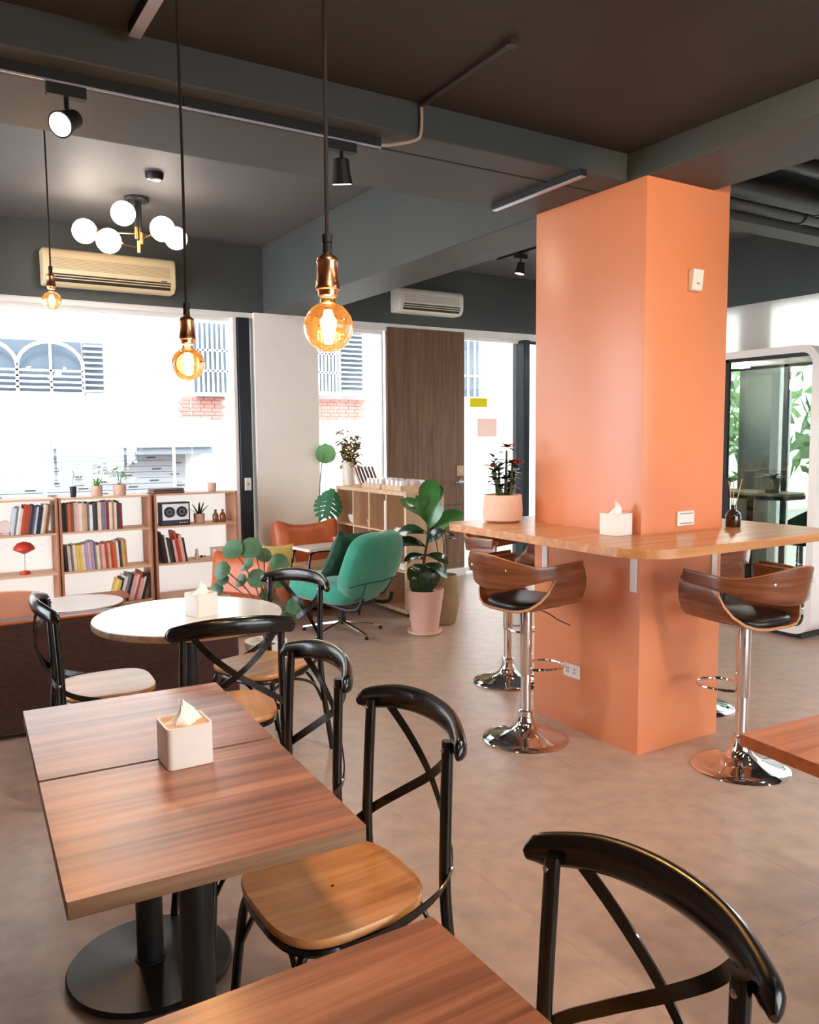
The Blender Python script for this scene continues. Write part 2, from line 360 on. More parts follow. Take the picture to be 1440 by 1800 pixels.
def gwin(x0, x1, z0, z1, nb=0, arches=0, slats=0, rails=()):
    w = bx('window_opening', x0, x1, .2, .26, z0, z1, M_DGL, fac)
    bx('window_sill', x0, x1, .02, .25, z0-.07, z0, M_FAC, w)
    for j in range(nb):
        x = lerp(x0+.03, x1-.03, j/(nb-1)); bx('bar', x-.018, x+.018, .05, .08, z0, z1, M_BARW, w)
    for z in rails: bx('rail', x0, x1, .05, .08, z-.018, z+.018, M_BARW, w)
    for j in range(arches):
        a = lerp(x0, x1, j/arches); b = lerp(x0, x1, (j+1)/arches); c = (a+b)/2; R = (b-a)/2
        MB().tube([(c+R*math.cos(q*PI/12), .06, z0+.45+R*.8*math.sin(q*PI/12)) for q in range(13)], .03, 6).build('arch_bar', M_BARW, w)
        bx('bar', c-.02, c+.02, .05, .08, z0, z1, M_BARW, w)
        bx('bar', b-.03, b+.02, .05, .08, z0, z0+.5, M_BARW, w)
    for j in range(slats):
        z = lerp(z0, z1, (j+.5)/slats); bx('louvre', x0, x1, .1, .19, z-.03, z, M_BARW, w)
    return w
gwin(.72, 2.92, 2.42, 3.34, arches=2, rails=(2.5, 2.6, 2.7, 2.8))
gwin(2.95, 3.3, 2.42, 3.34, slats=9)
gwin(-2.6, .4, 2.42, 3.34, arches=3, rails=(2.5, 2.6, 2.7, 2.8))
gwin(5.03, 5.68, 2.47, 3.85, nb=7, rails=(2.9, 3.3))
gwin(7.55, 8.2, 2.54, 3.8, nb=8, rails=(2.95, 3.35))
gwin(8.25, 8.8, 2.54, 3.95, slats=14)
gwin(10.2, 12, 2.5, 3.9, nb=10, rails=(3.0,))
for x0, x1, z0, z1 in ((4.7, 5.75, 1.95, 2.40), (7.5, 8.9, 1.95, 2.46)):
    h = .075; rows = int((z1-z0)/h); n = int((x1-x0)/.22)
    bm = MB().box(0, .21, 0, .05, 0, .066).mesh('brick', M_BRK, 0)
    for r_ in range(rows):
        for c_ in range(n):
            o = D.objects.new('brick', bm); COL.objects.link(o); o.parent = fac; o.location = (x0+c_*.22+(r_ % 2)*.06, .2, z0+r_*h)
aw = bx('shop_fascia', 2.3, 5.15, -.3, .25, 1.4, 1.97, pm('fascia_grey', (112, 115, 118), .8), fac)
bx('fascia_lower_board', 2.3, 5.2, -.25, .25, 1.27, 1.4, pm('fascia_low', (92, 101, 108), .8), aw)  # board below the fascia, in a darker, bluer grey
bx('fascia_left', -3, 2.28, -.1, .25, 1.4, 1.6, pm('fascia_pale', (130, 134, 138), .8), fac)
sh = thing('roller_shutter', 'white slotted roller shutter of shop across the street', 'shutter', (0, FY, 0))
M_SHUT = pm('shutter_white', (110, 112, 116), .6); M_SLOT = pm('shutter_slot', (34, 35, 38), .8)
for j in range(20):
    z1_ = 1.26-j*.11
    sl = bx('slat', -3, 4.75, .08, .16, z1_-.10, z1_, M_SHUT, sh)
    for q in range(8):
        x = -2.3+q*.9+(j % 2)*.45+(j % 3)*.05
        if j < 9 and x < 4.6: bx('slot', x, x+.17, .074, .08, z1_-.065, z1_-.04, M_SLOT, sl)
for x, yy, lab in ((1.93, 14.2, 'slim white street pole in front of slotted shutter'), (4.0, 14.2, 'slim white street pole nearer the striped brick sill')):
    p_ = thing('street_pole', lab, 'pole', (x, yy, -.9)); MB().tube([(0, 0, 0), (0, 0, 2.75)], .025, 8).build('shaft', M_BARW, p_); MB().lathe([(.06, 0), (.06, .03), (.03, .06)], 12).build('base', M_BARW, p_)
def leafmesh(L, Wd, bend=.3, fold=.25, kind='oval', nl=8, nw=4, name='leaf', mat=None, curl=0):
    P = []
    for i in range(nl+1):
        t = i/nl
        if kind == 'oval': w = math.sin(PI*min(1, t**.85))**.75
        elif kind == 'round': w = math.sqrt(max(0, 1-(2*t-1)**2))
        elif kind == 'fiddle': w = (math.sin(PI*t**1.25)**.6)*(.55+.45*t)
        elif kind == 'blade': w = (1-t)**.5*min(1, .5+t*3)
        else: w = math.sin(PI*t)
        w = max(w, .02)
        x = L*t*math.cos(bend*t); z = -L*t*math.sin(bend*t)*.9+curl*L*t*(1-t)
        row = []
        for j in range(nw+1):
            s = 2*j/nw-1; row.append((x, s*w*Wd/2*math.cos(fold*abs(s)), z+abs(s)*w*Wd/2*math.sin(fold)))
        P.append(row)
    return MB().grid(P).mesh(name, mat or M_LEAF, 60)
def put_leaf(me, parent, loc, az, tilt, roll=0, s=1, name='leaf'):
    o = D.objects.new(name, me); COL.objects.link(o); o.parent = parent; o.location = loc; o.scale = (s, s, s)
    o.rotation_euler = (Matrix.Rotation(az, 3, 'Z') @ Matrix.Rotation(-tilt, 3, 'Y') @ Matrix.Rotation(roll, 3, 'X')).to_euler()
    return o
def leaf_dir(me, parent, loc, d, nrm, s=1, name='leaf'):
    x = Vector(d).normalized(); z = Vector(nrm); z = (z-x*z.dot(x)).normalized(); y = z.cross(x)
    o = D.objects.new(name, me); COL.objects.link(o); o.parent = parent; o.location = loc; o.scale = (s, s, s)
    o.rotation_euler = Matrix((x, y, z)).transposed().to_euler(); return o
RV = Vector((math.cos(-YAW), math.sin(-YAW), 0)); FV = Vector((math.sin(YAW), math.cos(YAW), 0)); ZV = Vector((0, 0, 1))
def bush(label, loc, R, h, n=420):
    t = thing('street_tree', label, 'tree', loc)
    MB().tube([(0, 0, 0), (.03, .02, h*.4), (0, .05, h*.75)], [.1, .08, .04], 8).build('trunk', M_STEM, t)
    m = MB()
    for q in range(n):
        a = random.random()*2*PI; c = random.uniform(-1, 1); r = R*random.random()**.4; s_ = math.sqrt(1-c*c)
        p = Vector((r*s_*math.cos(a), r*s_*math.sin(a), h*.75+r*c*.9)); u = Vector((random.gauss(0, 1), random.gauss(0, 1), random.gauss(0, 1))).normalized(); w = u.orthogonal().normalized()
        l = random.uniform(.08, .16)*R; m.add([p-u*l, p+w*l*.5, p+u*l, p-w*l*.5], [(0, 1, 2, 3)])
    f = m.build('foliage', pm('street_leaf', (120, 160, 90), .7, rand=.1, var=.3), t, smooth=0); f['kind'] = 'stuff'
bush('leafy street tree seen through the booth glass, beside grey pier', (9.3, 8.0, -.9), 1.3, 3.6, 900)
bush('leafy street tree outside the side window by the booth edge', (9.6, 5.0, -.9), 1.3, 3.4, 900)
bush('leafy street tree standing by the yard wall', (8.9, 2.2, -.9), 1.3, 3.2, 700)
#==OBJECTS==
# ------------------------------------------------------------------ cafe tables
def cafe_table(label, loc, rz, w=.585, d=.58, top=M_TABLE, edge=M_TABLEE, group=None, h=.74, pole=.038, base=.235, sq=True):
    t = thing('cafe_table', label, 'table', loc, rz, group)
    tp = MB().prism(rrect(-w/2, w/2, -d/2, d/2, .004, 2), h-.034, h-.0015).build('table_edge', edge, t)
    MB().prism(rrect(-w/2, w/2, -d/2, d/2, .004, 2), h-.0015, h).build('tabletop', top, t)
    MB().lathe([(base, .012), (base, .02), (base-.006, .026), (.06, .032), (.05, .034)], 48).build('base_disc', pm('base_black', (30, 32, 31), .3, .3), t)
    MB().lathe([(pole, .034), (pole, h-.05)], 28).build('pole', M_BLACKM, t)
    MB().lathe([(pole+.006, .034), (pole+.006, .04)], 28).build('pole_collar', M_BLACKM, t)
    MB().box(-.17, .17, -.02, .02, h-.05, h-.034).box(-.02, .02, -.17, .17, h-.05, h-.034).build('top_bracket', M_BLACKM, t)
    for a in range(4): MB().lathe([(.014, 0), (.014, .012)], 12, (.8*base*math.cos(a*PI/2+.6), .8*base*math.sin(a*PI/2+.6), 0)).build('foot', M_BLACKM, t)
    return t
RT = math.radians(-3.2)
cafe_table('walnut cafe table carrying the tissue box edge, middle of three in line', (.513, 1.765, 0), RT)
D.objects['cafe_table']['label'] = 'walnut cafe table beside the chair whose wooden seat shows whole'
cafe_table('walnut cafe table nearest the round table, end of the pushed-together pair', (.546, 2.356, 0), RT)
cafe_table('bare walnut cafe table standing apart from the pushed-together pair', (.432, .823, 0), 0)
cafe_table('orange-brown wooden table beside the chrome bar stool', (2.22, 1.0, 0), math.radians(-5), w=.7, d=.7, top=M_ORTAB, edge=M_ORTAB)
rt = thing('round_table', 'round white-topped table with wooden edge and tissue box', 'table', (1.10, 3.745, 0))
MB().lathe([(.425, .708), (.428, .712), (.428, .736)], 64).build('table_edge', M_TABLEE, rt)
MB().lathe([(.427, .736), (.426, .74)], 64).build('tabletop', pm('white_laminate', (228, 222, 216), .22, coat=.3), rt)
MB().lathe([(.25, .01), (.25, .02), (.05, .03)], 40).build('base_disc', M_BLACKM, rt)
MB().lathe([(.036, .03), (.036, .708)], 24).build('pole', M_BLACKM, rt)
sd = thing('side_table', 'small round white side table beyond the brown sofa', 'table', (.93, 5.62, 0))
MB().lathe([(.27, .482), (.275, .488), (.275, .5)], 48).build('tabletop', MATS['white_laminate'], sd)
MB().lathe([(.277, .478), (.277, .494)], 48).build('table_edge', pm('dark_edge', (74, 58, 54), .5), sd)
MB().lathe([(.18, 0), (.18, .012), (.03, .02), (.02, .478)], 32).build('stand', M_BLACKM, sd)
# ------------------------------------------------------------------ cross-back chairs (local: faces +x, back at -x)
def make_chair(label, loc, rz):
    t = thing('cross_back_chair', label, 'chair', loc, rz, 'cross-back chairs')
    n = 44; P = []
    for k in range(n):
        a = 2*PI*k/n; c, s_ = math.cos(a), math.sin(a); e = .62
        x = .2*abs(c)**e*(1 if c > 0 else -1); y = .205*abs(s_)**e*(1 if s_ > 0 else -1); y *= 1+.06*(x/.2)
        P.append((x, y))
    prof = [(.93, -.028), (.985, -.022), (1, -.012), (1, -.006), (.985, 0), (.9, -.002), (.5, -.006), (.02, -.008)]
    rows = [[(x*s_, y*s_, .462+z) for s_, z in prof] for x, y in P]
    m = MB().grid(rows, closed_u=True); m.add([(x*.93, y*.93, .434) for x, y in P], [tuple(range(n-1, -1, -1))]); m.build('seat', M_SEAT, t, smooth=50)
    MB().tube([(x*.93, y*.93, .424) for x, y in P], .012, 8, closed=True).build('seat_ring', M_BLACK, t)
    zt = .835
    for s_ in (-1, 1):
        MB().tube(smoothcurve([(-.265, s_*.205, 0), (-.225, s_*.198, .25), (-.205, s_*.193, .45), (-.208, s_*.19, .62), (-.218, s_*.186, zt)]), .0145, 12).build('back_post', M_BLACK, t)
        MB().tube(smoothcurve([(.135, s_*.15, .43), (.165, s_*.165, .38), (.18, s_*.18, .25), (.2, s_*.2, 0)]), .012, 10).build('front_leg', M_BLACK, t)
        # strap: rail -> opposite post -> under the seat side
        st = smoothcurve([(-.247, -s_*.172, .842), (-.281, -s_*.1, .755), (-.288, -s_*.005, .672), (-.262, s_*.1, .595), (-.224, s_*.19, .525), (-.15, s_*.214, .475), (0, s_*.216, .434), (.08, s_*.2, .428)])
        rows = []
        for q, p in enumerate(st):
            tn = (st[min(q+1, len(st)-1)]-st[max(q-1, 0)]).normalized()
            nrm = Vector((p.x-.05, p.y, 0)).normalized(); w = tn.cross(nrm).normalized()
            off = nrm*(.002*s_)
            rows.append([p+w*.012+nrm*.002+off, p-w*.012+nrm*.002+off, p-w*.012-nrm*.002+off, p+w*.012-nrm*.002+off, p+w*.012+nrm*.002+off])
        MB().grid(rows).build('cross_strap', M_BLACK, t, smooth=35)
        MB().tube(smoothcurve([(-.21, s_*.195, .26), (-.15, s_*.19, .36), (0, s_*.19, .41), (.11, s_*.18, .36), (.178, s_*.18, .26)]), .007, 8).build('side_brace', M_BLACK, t)
        pb = D.objects.new('bolt', BOLT); COL.objects.link(pb); pb.parent = t; pb.location = (-.2035, s_*.187, .815); pb.rotation_euler = (0, PI/2, 0)
        pb = D.objects.new('bolt', BOLT); COL.objects.link(pb); pb.parent = t; pb.location = (-.214, s_*.205, .53); pb.rotation_euler = (-s_*PI/2, 0, 0)
    MB().tube(smoothcurve([(.178, -.18, .26), (.155, -.12, .37), (.15, 0, .41), (.155, .12, .37), (.178, .18, .26)]), .007, 8).build('front_brace', M_BLACK, t)
    MB().tube(smoothcurve([(-.21, -.195, .26), (-.2, -.12, .37), (-.195, 0, .41), (-.2, .12, .37), (-.21, .195, .26)]), .007, 8).build('rear_brace', M_BLACK, t)
    c = smoothcurve([(-.205, -.245, .815), (-.232, -.215, .83), (-.272, -.12, .85), (-.287, 0, .856), (-.272, .12, .85), (-.232, .215, .83), (-.205, .245, .815)], 7)
    rows = []; N = len(c)-1
    for q, p in enumerate(c):
        tn = (c[min(q+1, N)]-c[max(q-1, 0)]).normalized(); out = Vector((-tn.y, tn.x, 0)).normalized(); u = out.cross(tn).normalized()
        if u.z < 0: u = -u
        e = min(1, (.35+3.2*min(q, N-q)/N*1.6)) if min(q, N-q) < .12*N else 1; hh = .035*(.72+.28*math.sin(PI*q/N))*e; ww = .0175*e
        rows.append([p+u*hh*math.cos(a)+out*ww*math.sin(a) for a in [2*PI*z/14 for z in range(14)]]+[p+u*hh])
    m = MB().grid(rows); m.add(rows[0][:14], [tuple(range(14))]); m.add(rows[-1][:14], [tuple(range(13, -1, -1))]); m.build('top_rail', M_BLACK, t, smooth=60)
    return t
BOLT = MB().lathe([(.006, 0), (.006, .003), (.003, .005)], 10).mesh('bolt', M_STEEL)
ch = make_chair('black cross-back chair with wooden seat tucked at middle walnut table', (.845, 1.745, 0), PI)
dup(ch, (.862, 2.345, 0), PI-.02, 'black cross-back chair at far walnut table, beside the gap to round table')
dup(ch, (.695, .835, 0), PI, 'black cross-back chair at the foremost walnut table, its seat out of view')
dup(ch, (1.072, 3.185, 0), PI/2-.16, 'black cross-back chair between walnut table end and round table')
dup(ch, (1.448, 3.725, 0), PI+.32, 'black cross-back chair at round table, facing the brown sofa end')
dup(ch, (.735, 3.80, 0), -.06, 'black cross-back chair with back against the brown velvet sofa')
# ------------------------------------------------------------------ counter and column fittings
ct = thing('bar_counter', 'oak bar counter wrapped around coral column', 'counter', (0, 0, 0))
out = rrect(2.54, 3.93, 2.29, 3.77, [.22, .2, .1, .1], 10); inn = [(2.972, 2.722), (3.555, 2.722), (3.555, 3.491), (2.972, 3.491)]
inn2 = [(2.9705, 2.7195), (3.5575, 2.7195), (3.5575, 3.4935), (2.9705, 3.4935)]
def ring_prism(m, outer, hole, z0, z1):
    # split into four quads-fans around a rectangular hole
    n = len(outer); per = n//4
    for q in range(4):
        ia = [outer[(q*per+per//2+k) % n] for k in range(per+1)]
        h0 = hole[q]; h1 = hole[(q+1) % 4]; poly = ia+[h1, h0]
        m.prism(poly, z0, z1)
ring_prism(mm := MB(), out, inn2, 1.04, 1.08); mm.build('worktop', M_COUNTER, ct, smooth=30)
M_BRK_W = M_WHITE
for (x, y, dx, dy) in ((2.935, 2.76, -1, 0), (2.935, 3.4, -1, 0), (3.5, 2.685, 0, -1)):
    b = MB()
    if dx: b.box(x+.028, x+.034, y-.02, y+.02, .80, 1.04).box(x-.24, x+.034, y-.02, y+.02, 1.034, 1.04)
    else: b.box(x-.02, x+.02, y+.028, y+.034, .80, 1.04).box(x-.02, x+.02, y-.24, y+.034, 1.034, 1.04)
    b.build('bracket', M_WHITE, ct)
sn = thing('wall_sensor', 'white wedge sensor box high on the coral column', 'sensor', (3.294, 2.719, 2.29))
MB().xprism([(0, -.052), (-.028, -.046), (-.04, .052), (0, .052)], -.036, .036).build('housing', M_WHITE, sn, bevel=.006)
MB().box(-.01, .01, -.036, -.03, -.02, -.012).build('lens', pm('sensor_lens', (180, 176, 170), .3), sn)
sw = thing('wall_switch', 'white double switch plate just above the oak counter', 'switch', (3.272, 2.7195, 1.143))
MB().box(-.062, .062, -.01, 0, -.036, .036).build('plate', M_WHITE, sw, bevel=.004)
for z in (-.026, .022): MB().box(-.042, .048, -.0125, -.01, z, z+.005).build('switch_line', pm('grey_line', (150, 146, 140), .5), sw)
so_ = thing('wall_outlet', 'white double socket low on the coral column', 'outlet', (2.9695, 3.18, .311))
MB().box(-.008, 0, -.062, .062, -.036, .036).build('plate', M_WHITE, so_, bevel=.004)
for y in (-.03, .02):
    for z in (-.012, .006): MB().box(-.0095, -.008, y, y+.004, z, z+.010).box(-.0095, -.008, y+.012, y+.016, z, z+.010).build('socket_slot', pm('slot_grey', (120, 110, 104), .6), so_)
def tissue_box(label, loc, rz, lid, w=.115, h=.098, big=1):
    t = thing('tissue_box', label, 'tissue box', loc, rz, 'tissue boxes'); t.scale = (big,)*3
    MB().prism(rrect(-w/2, w/2, -w/2, w/2, .014, 5), 0, h).build('box', M_WHITE, t, bevel=.002)
    ring = MB(); o1 = rrect(-w/2, w/2, -w/2, w/2, .014, 5); o2 = rrect(-w/2+.006, w/2-.006, -w/2+.006, w/2-.006, .01, 5)
    n = len(o1); ring.add([(x, y, h+.006) for x, y in o1]+[(x, y, h+.006) for x, y in o2]+[(x, y, h) for x, y in o1]+[(x, y, h) for x, y in o2],
             [(i, (i+1) % n, n+(i+1) % n, n+i) for i in range(n)]+[(2*n+i, 2*n+(i+1) % n, (i+1) % n, i) for i in range(n)]+[(n+i, n+(i+1) % n, 3*n+(i+1) % n, 3*n+i) for i in range(n)])
    ring.build('rim', M_WHITE, t); MB().prism(o2, h, h+.001).build('lid', lid, t)
    P = []
    for i in range(25):
        a = 2*PI*i/24; row = []
        for j in range(8):
            v = j/7; r = lerp(.034, .004, v**.8)*(1+.28*math.sin(3*a+4*v)+.16*math.sin(7*a-3*v)); z = .052*v*(1+.25*math.sin(2*a+1)*v)
            row.append((r*math.cos(a)*1.15+.012*v*math.sin(4*v), r*math.sin(a)*.75-.006*v, h+.001+z))
        P.append(row)
    MB().grid(P).build('tissue', pm('tissue_paper', (250, 248, 246), .9), t, smooth=50)
    return t
tissue_box('white tissue box with beige lid across the walnut table seam', (.572, 2.02, .7405), RT+.05, pm('beige_lid', (226, 190, 160), .6))
tissue_box('blush tissue box on the round white table', (1.145, 3.70, .7405), .25, MATS['beige_lid'])
tissue_box('white tissue box on the oak counter against the column', (2.885, 2.80, 1.0805), .1, M_WHITE)
df = thing('reed_diffuser', 'dark brown glass reed diffuser with sticks on oak counter', 'diffuser', (3.62, 2.70, 1.0805))
MB().lathe([(.036, 0), (.038, .004), (.038, .055), (.034, .07), (.018, .085), (.013, .09), (.013, .11), (.015, .112)], 28).build('bottle', pm('brown_bottle', (44, 26, 20), .12, coat=.5), df)
for a, b, c_ in ((-.03, .01, .2), (.05, -.01, .215), (.035, .03, .2)): MB().tube([(0, 0, .06), (a, b, .112+c_*.62)], .0025, 6).build('reed', pm('reed', (206, 166, 128), .7), df)
# flowering potted plant on the counter
fp = thing('potted_succulent', 'spiny stemmed succulent with red flowers in beige pot on counter', 'plant', (2.83, 3.60, 1.0805))
MB().lathe([(.088, 0), (.108, .012), (.112, .06), (.104, .15), (.1, .152), (.096, .148), (.096, .135)], 40).build('pot', pm('blush_pot', (228, 192, 168), .7, var=.05, scale=14), fp)
MB().lathe([(.095, .13), (.02, .136)], 24).build('soil', M_SOIL, fp)
random.seed(3)
lm = leafmesh(.055, .036, .3, .2, 'oval', 4, 2, mat=M_LEAFD)
for (x, y, tx, ty, h) in ((-.035, 0, -.06, 0, .2), (-.01, .02, -.01, .02, .17), (.02, 0, .035, .01, .26), (.04, -.02, .06, -.01, .19), (-.02, -.03, -.09, -.02, .15), (.05, .02, .1, .02, .14)):
    pts = smoothcurve([(x, y, .135), ((x+tx)*.5, (y+ty)*.5, .135+h*.5), (tx, ty, .135+h)], 4)
    MB().tube(pts, [.011-.0007*q for q in range(len(pts))], 7).build('stem', pm('cactus_stem', (82, 78, 48), .7), fp)
    for q in range(20):
        p = pts[min(len(pts)-1, 2+int(random.random()*(len(pts)-2)))]; put_leaf(lm, fp, p+Vector((0, 0, random.uniform(-.01, .02))), random.random()*2*PI, random.uniform(-.2, .9), 0, random.uniform(.7, 1.3))
M_RED = pm('red_petal', (206, 50, 40), .5)
rm = leafmesh(.046, .04, .3, .3, 'round', 4, 2, mat=M_RED, name='petal')
for (x, y, z) in ((.045, -.03, .335), (.075, -.03, .33), (.06, -.05, .32), (.035, 0, .41), (.05, .0, .42), (-.1, -.02, .31)):
    for a in range(5): put_leaf(rm, fp, (x, y, z), a*2*PI/5, .35, 0, 1, 'petal')
# ------------------------------------------------------------------ bar stools (local: faces +x)
def make_stool(label, loc, rz):
    t = thing('bar_stool', label, 'stool', loc, rz, 'chrome bar stools')
    MB().lathe([(.218, 0), (.22, .006), (.215, .012), (.17, .024), (.12, .036), (.08, .052), (.055, .075), (.042, .105), (.036, .13), (.036, .135)], 56).build('base', M_CHROME, t)
    MB().lathe([(.038, .132), (.038, .15), (.03, .158)], 28).build('collar', M_CHROME, t)
    MB().lathe([(.0255, .13), (.0255, .345)], 28).build('lower_column', M_CHROME, t)
    MB().lathe([(.029, .34), (.0315, .345), (.0315, .69)], 28).build('upper_column', M_CHROME, t)
    pts = smoothcurve([(.028, .02, .36), (.08, .075, .362), (.16, .095, .364), (.215, .06, .365), (.23, 0, .365), (.215, -.06, .365), (.16, -.095, .364), (.08, -.075, .362), (.028, -.02, .36)], 5)
    MB().tube(pts, .0075, 8).build('foot_ring', M_CHROME, t)
    MB().tube(smoothcurve([(.02, -.05, .685), (.03, -.13, .67), (.05, -.17, .645), (.07, -.235, .625)], 4), .0045, 8).build('lift_lever', M_CHROME, t)
    MB().lathe([(.07, .675), (.09, .69)], 24).build('mount_plate', M_STEEL, t)
    # bent plywood pan with curled arms
    prof = [(0, .0), (.07, .0), (.13, .006), (.18, .024), (.222, .06), (.247, .105), (.255, .15), (.248, .195), (.232, .228)]
    full = [(-y, z) for y, z in prof[:0:-1]]+prof; rows = []
    for y, z in full:
        s_ = z/.228; xb = lerp(-.185+.55*max(0, abs(y)-.1)**1.4, -.05, min(1, s_*1.15)); xf = lerp(.20, .15, s_)-.25*max(0, abs(y)-.13)*(1-s_)
        rows.append([(lerp(xb, xf, q/6), y, .70+z) for q in range(7)])
    MB().grid(rows).build('seat_shell', [M_PLY, M_PLYE], t, smooth=60, solid=.014, bevel=.002)
    # back band
    rows = []; N = 36
    for q in range(N+1):
        a = lerp(-1, 1, q/N); th = a*1.78
        x = -.245*math.cos(th)*(1 if abs(th) < PI/2 else .55)-.012; y = .258*math.sin(min(max(th, -PI/2), PI/2))*(1-.05*max(0, abs(th)-PI/2))
        if abs(th) > PI/2: x = lerp(-.012, .13, (abs(th)-PI/2)/(1.78-PI/2))
        e = abs(a); top = .262+.03*math.cos(PI*min(1, e*1.5))+.012*max(0, (e-.66)/.34); low = lerp(.115, .165, min(1, e*1.5)**1.5)+(.02*max(0, (e-.7)/.3))
        lean = -.035*(1-e*e)
        rows.append([(x+lean*(lerp(low, top, v/4)-low)/.15, y, .70+lerp(low, top, v/4)) for v in range(5)])
    bk = MB().grid(rows).build('back_band', [M_PLY, M_PLYE], t, smooth=60, solid=.014, bevel=.002)
    for th in (-.5, .5): MB().lathe([(.008, 0), (.008, .003), (.004, .006)], 12).build('bolt', M_CHROME, bk, loc=(-.262*math.cos(th)-.022, .258*math.sin(th), .70+.215), rot=(0, -PI/2, math.atan2(-math.sin(th)*0-.0, 1)))
    P = []
    n = 36
    for k in range(n):
        a = 2*PI*k/n; c, s_ = math.cos(a), math.sin(a); x = .185*abs(c)**.75*(1 if c > 0 else -1)+.005; y = .185*abs(s_)**.75*(1 if s_ > 0 else -1)
        P.append([(x*r, y*r, .708+z+.10*max(0, abs(y*r)-.13)) for r, z in ((.97, 0), (1, .012), (.97, .026), (.85, .034), (.5, .036), (.02, .036))])
    MB().grid(P, closed_u=True).build('seat_pad', pm('black_leather', (22, 21, 22), .35, var=.1, scale=20, bump=.05), t, smooth=60)
    return t
st = make_stool('walnut and chrome bar stool facing the column socket side', (2.66, 3.19, 0), .08)
dup(st, (3.262, 2.358, 0), PI/2-.06, 'walnut and chrome bar stool beside the orange-brown wooden table')
dup(st, (3.206, 4.02, 0), -PI/2+.1, 'walnut and chrome bar stool behind the potted succulent end of counter')
dup(st, (3.80, 3.06, 0), PI-.15, 'walnut and chrome bar stool between the column and white booth')
#==MID==
# ------------------------------------------------------------------ bookcases
M_BC = wood('birch_ply', (204, 158, 126), (220, 178, 146), (230, 192, 162), 'X', .6, .5, 0)
M_BCE = pm('brown_ply_side', (176, 116, 84), .55, var=.1, scale=12)
SH = (.185, .480, .805, 1.085)
def bookcase(label, x0, x1):
    t = thing('bookcase', label, 'bookcase', (x0, 7.1, 0)); w = x1-x0
    for x in (0, w-.018): bx('side_panel', x, x+.018, 0, .28, 0, 1.085, M_BCE, t, bevel=.0015)
    for z in SH: bx('shelf', .018, w-.018, 0, .28, z-.016, z, M_BC, t, bevel=.0015)
    bx('back_panel', .018, w-.018, .272, .278, .185, 1.069, M_FROST, t)
    bx('plinth', .018, w-.018, .02, .035, 0, .169, M_BC, t)
bookcase('plywood bookcase holding the red lamp', .315, 1.05)
bookcase('plywood bookcase in the middle with two full rows of books', 1.06, 1.795)
bookcase('plywood bookcase holding the black and white radio', 1.82, 2.558)
M_PAGE = pm('book_pages', (240, 232, 216), .8)
BC = {'cream': (236, 216, 196), 'white': (240, 236, 232), 'black': (34, 30, 32), 'rust-red': (188, 66, 40), 'brown': (126, 76, 50), 'orange': (206, 98, 48), 'navy': (44, 54, 92), 'grey': (126, 124, 134),
      'yellow': (232, 196, 92), 'pink': (226, 180, 176), 'tan': (206, 162, 122), 'dark red': (130, 34, 36), 'pale blue': (196, 214, 224), 'lilac': (178, 160, 196), 'charcoal': (66, 62, 66)}
def book(label, group, x, y, z, th, h, d, col, lean):
    m = MB(); m.box(-th/2, th/2, 0, d, 0, h); me = MB(); c = th*.14+.0012
    me.box(-th/2, -th/2+c, 0, d, 0, h).box(th/2-c, th/2, 0, d, 0, h).box(-th/2+c, th/2-c, 0, c, 0, h); me.cur = 1; me.box(-th/2+c, th/2-c, c, d-.003, .003, h-.004)
    o = me.build('book', [pm('book_'+col.replace(' ', '_').replace('-', '_'), BC[col], .55, var=.12, scale=30, stretch=(1, 1, .4)), M_PAGE], smooth=0)
    o.location = (x, y, z); o.rotation_euler = (0, lean, 0); tag(o, label, 'book', group); return o
ORD = ['first', 'second', 'third', 'fourth', 'fifth', 'sixth', 'seventh', 'eighth', 'ninth', 'tenth', 'eleventh', 'twelfth', 'thirteenth', 'fourteenth', 'fifteenth', 'sixteenth', 'seventeenth', 'eighteenth', 'nineteenth', 'twentieth', 'twenty-first', 'twenty-second']
def bookrow(x0, z, cols, ths, hs, lean, phrase, frm, group, dep=.17):
    x = x0
    for q, c in enumerate(cols):
        th = ths[q % len(ths)]; h = hs[q % len(hs)]; l = lean[q] if isinstance(lean, list) else lean
        zz = z+.0006+(abs(math.sin(l))*th/2)
        cx = x+th/2/math.cos(l)
        book(f'{c} book, {ORD[q]} from {frm}, {phrase}', group, cx, 7.118+random.uniform(0, .012), zz, th, h, dep, c, l)
        x += th/math.cos(l)+.0012
    return x
random.seed(5)
c1 = ['pale blue', 'grey', 'white', 'cream', 'rust-red', 'rust-red', 'brown', 'navy', 'grey', 'pale blue', 'navy', 'black', 'white', 'tan', 'brown']
bookrow(.705, SH[2], c1, [.016, .013, .018, .014, .022, .02, .014, .018, .016, .013], [.215, .22, .225, .21, .235, .232, .23, .235], .16, 'in leaning row beside red lamp bookcase end', 'its open end', 'leaning books above the red lamp')
c2 = ['black', 'black', 'orange', 'brown', 'cream', 'pink', 'cream', 'cream', 'tan', 'grey', 'white', 'charcoal', 'charcoal', 'cream', 'grey', 'lilac', 'dark red', 'cream', 'tan', 'cream', 'charcoal', 'dark red']
bookrow(1.082, SH[2], c2, [.02, .018, .026, .022, .018, .02, .024, .016, .018, .02, .022], [.228, .23, .232, .232, .236, .238, .23, .236, .225, .234, .215], 0, 'upper row of middle bookcase', 'red lamp side', 'upper row of books in the middle bookcase')
c3 = ['charcoal', 'cream', 'grey', 'cream', 'yellow', 'yellow', 'cream', 'lilac', 'pink', 'lilac', 'grey', 'cream', 'tan', 'pink', 'rust-red', 'cream', 'rust-red', 'orange', 'white', 'charcoal', 'tan', 'yellow']
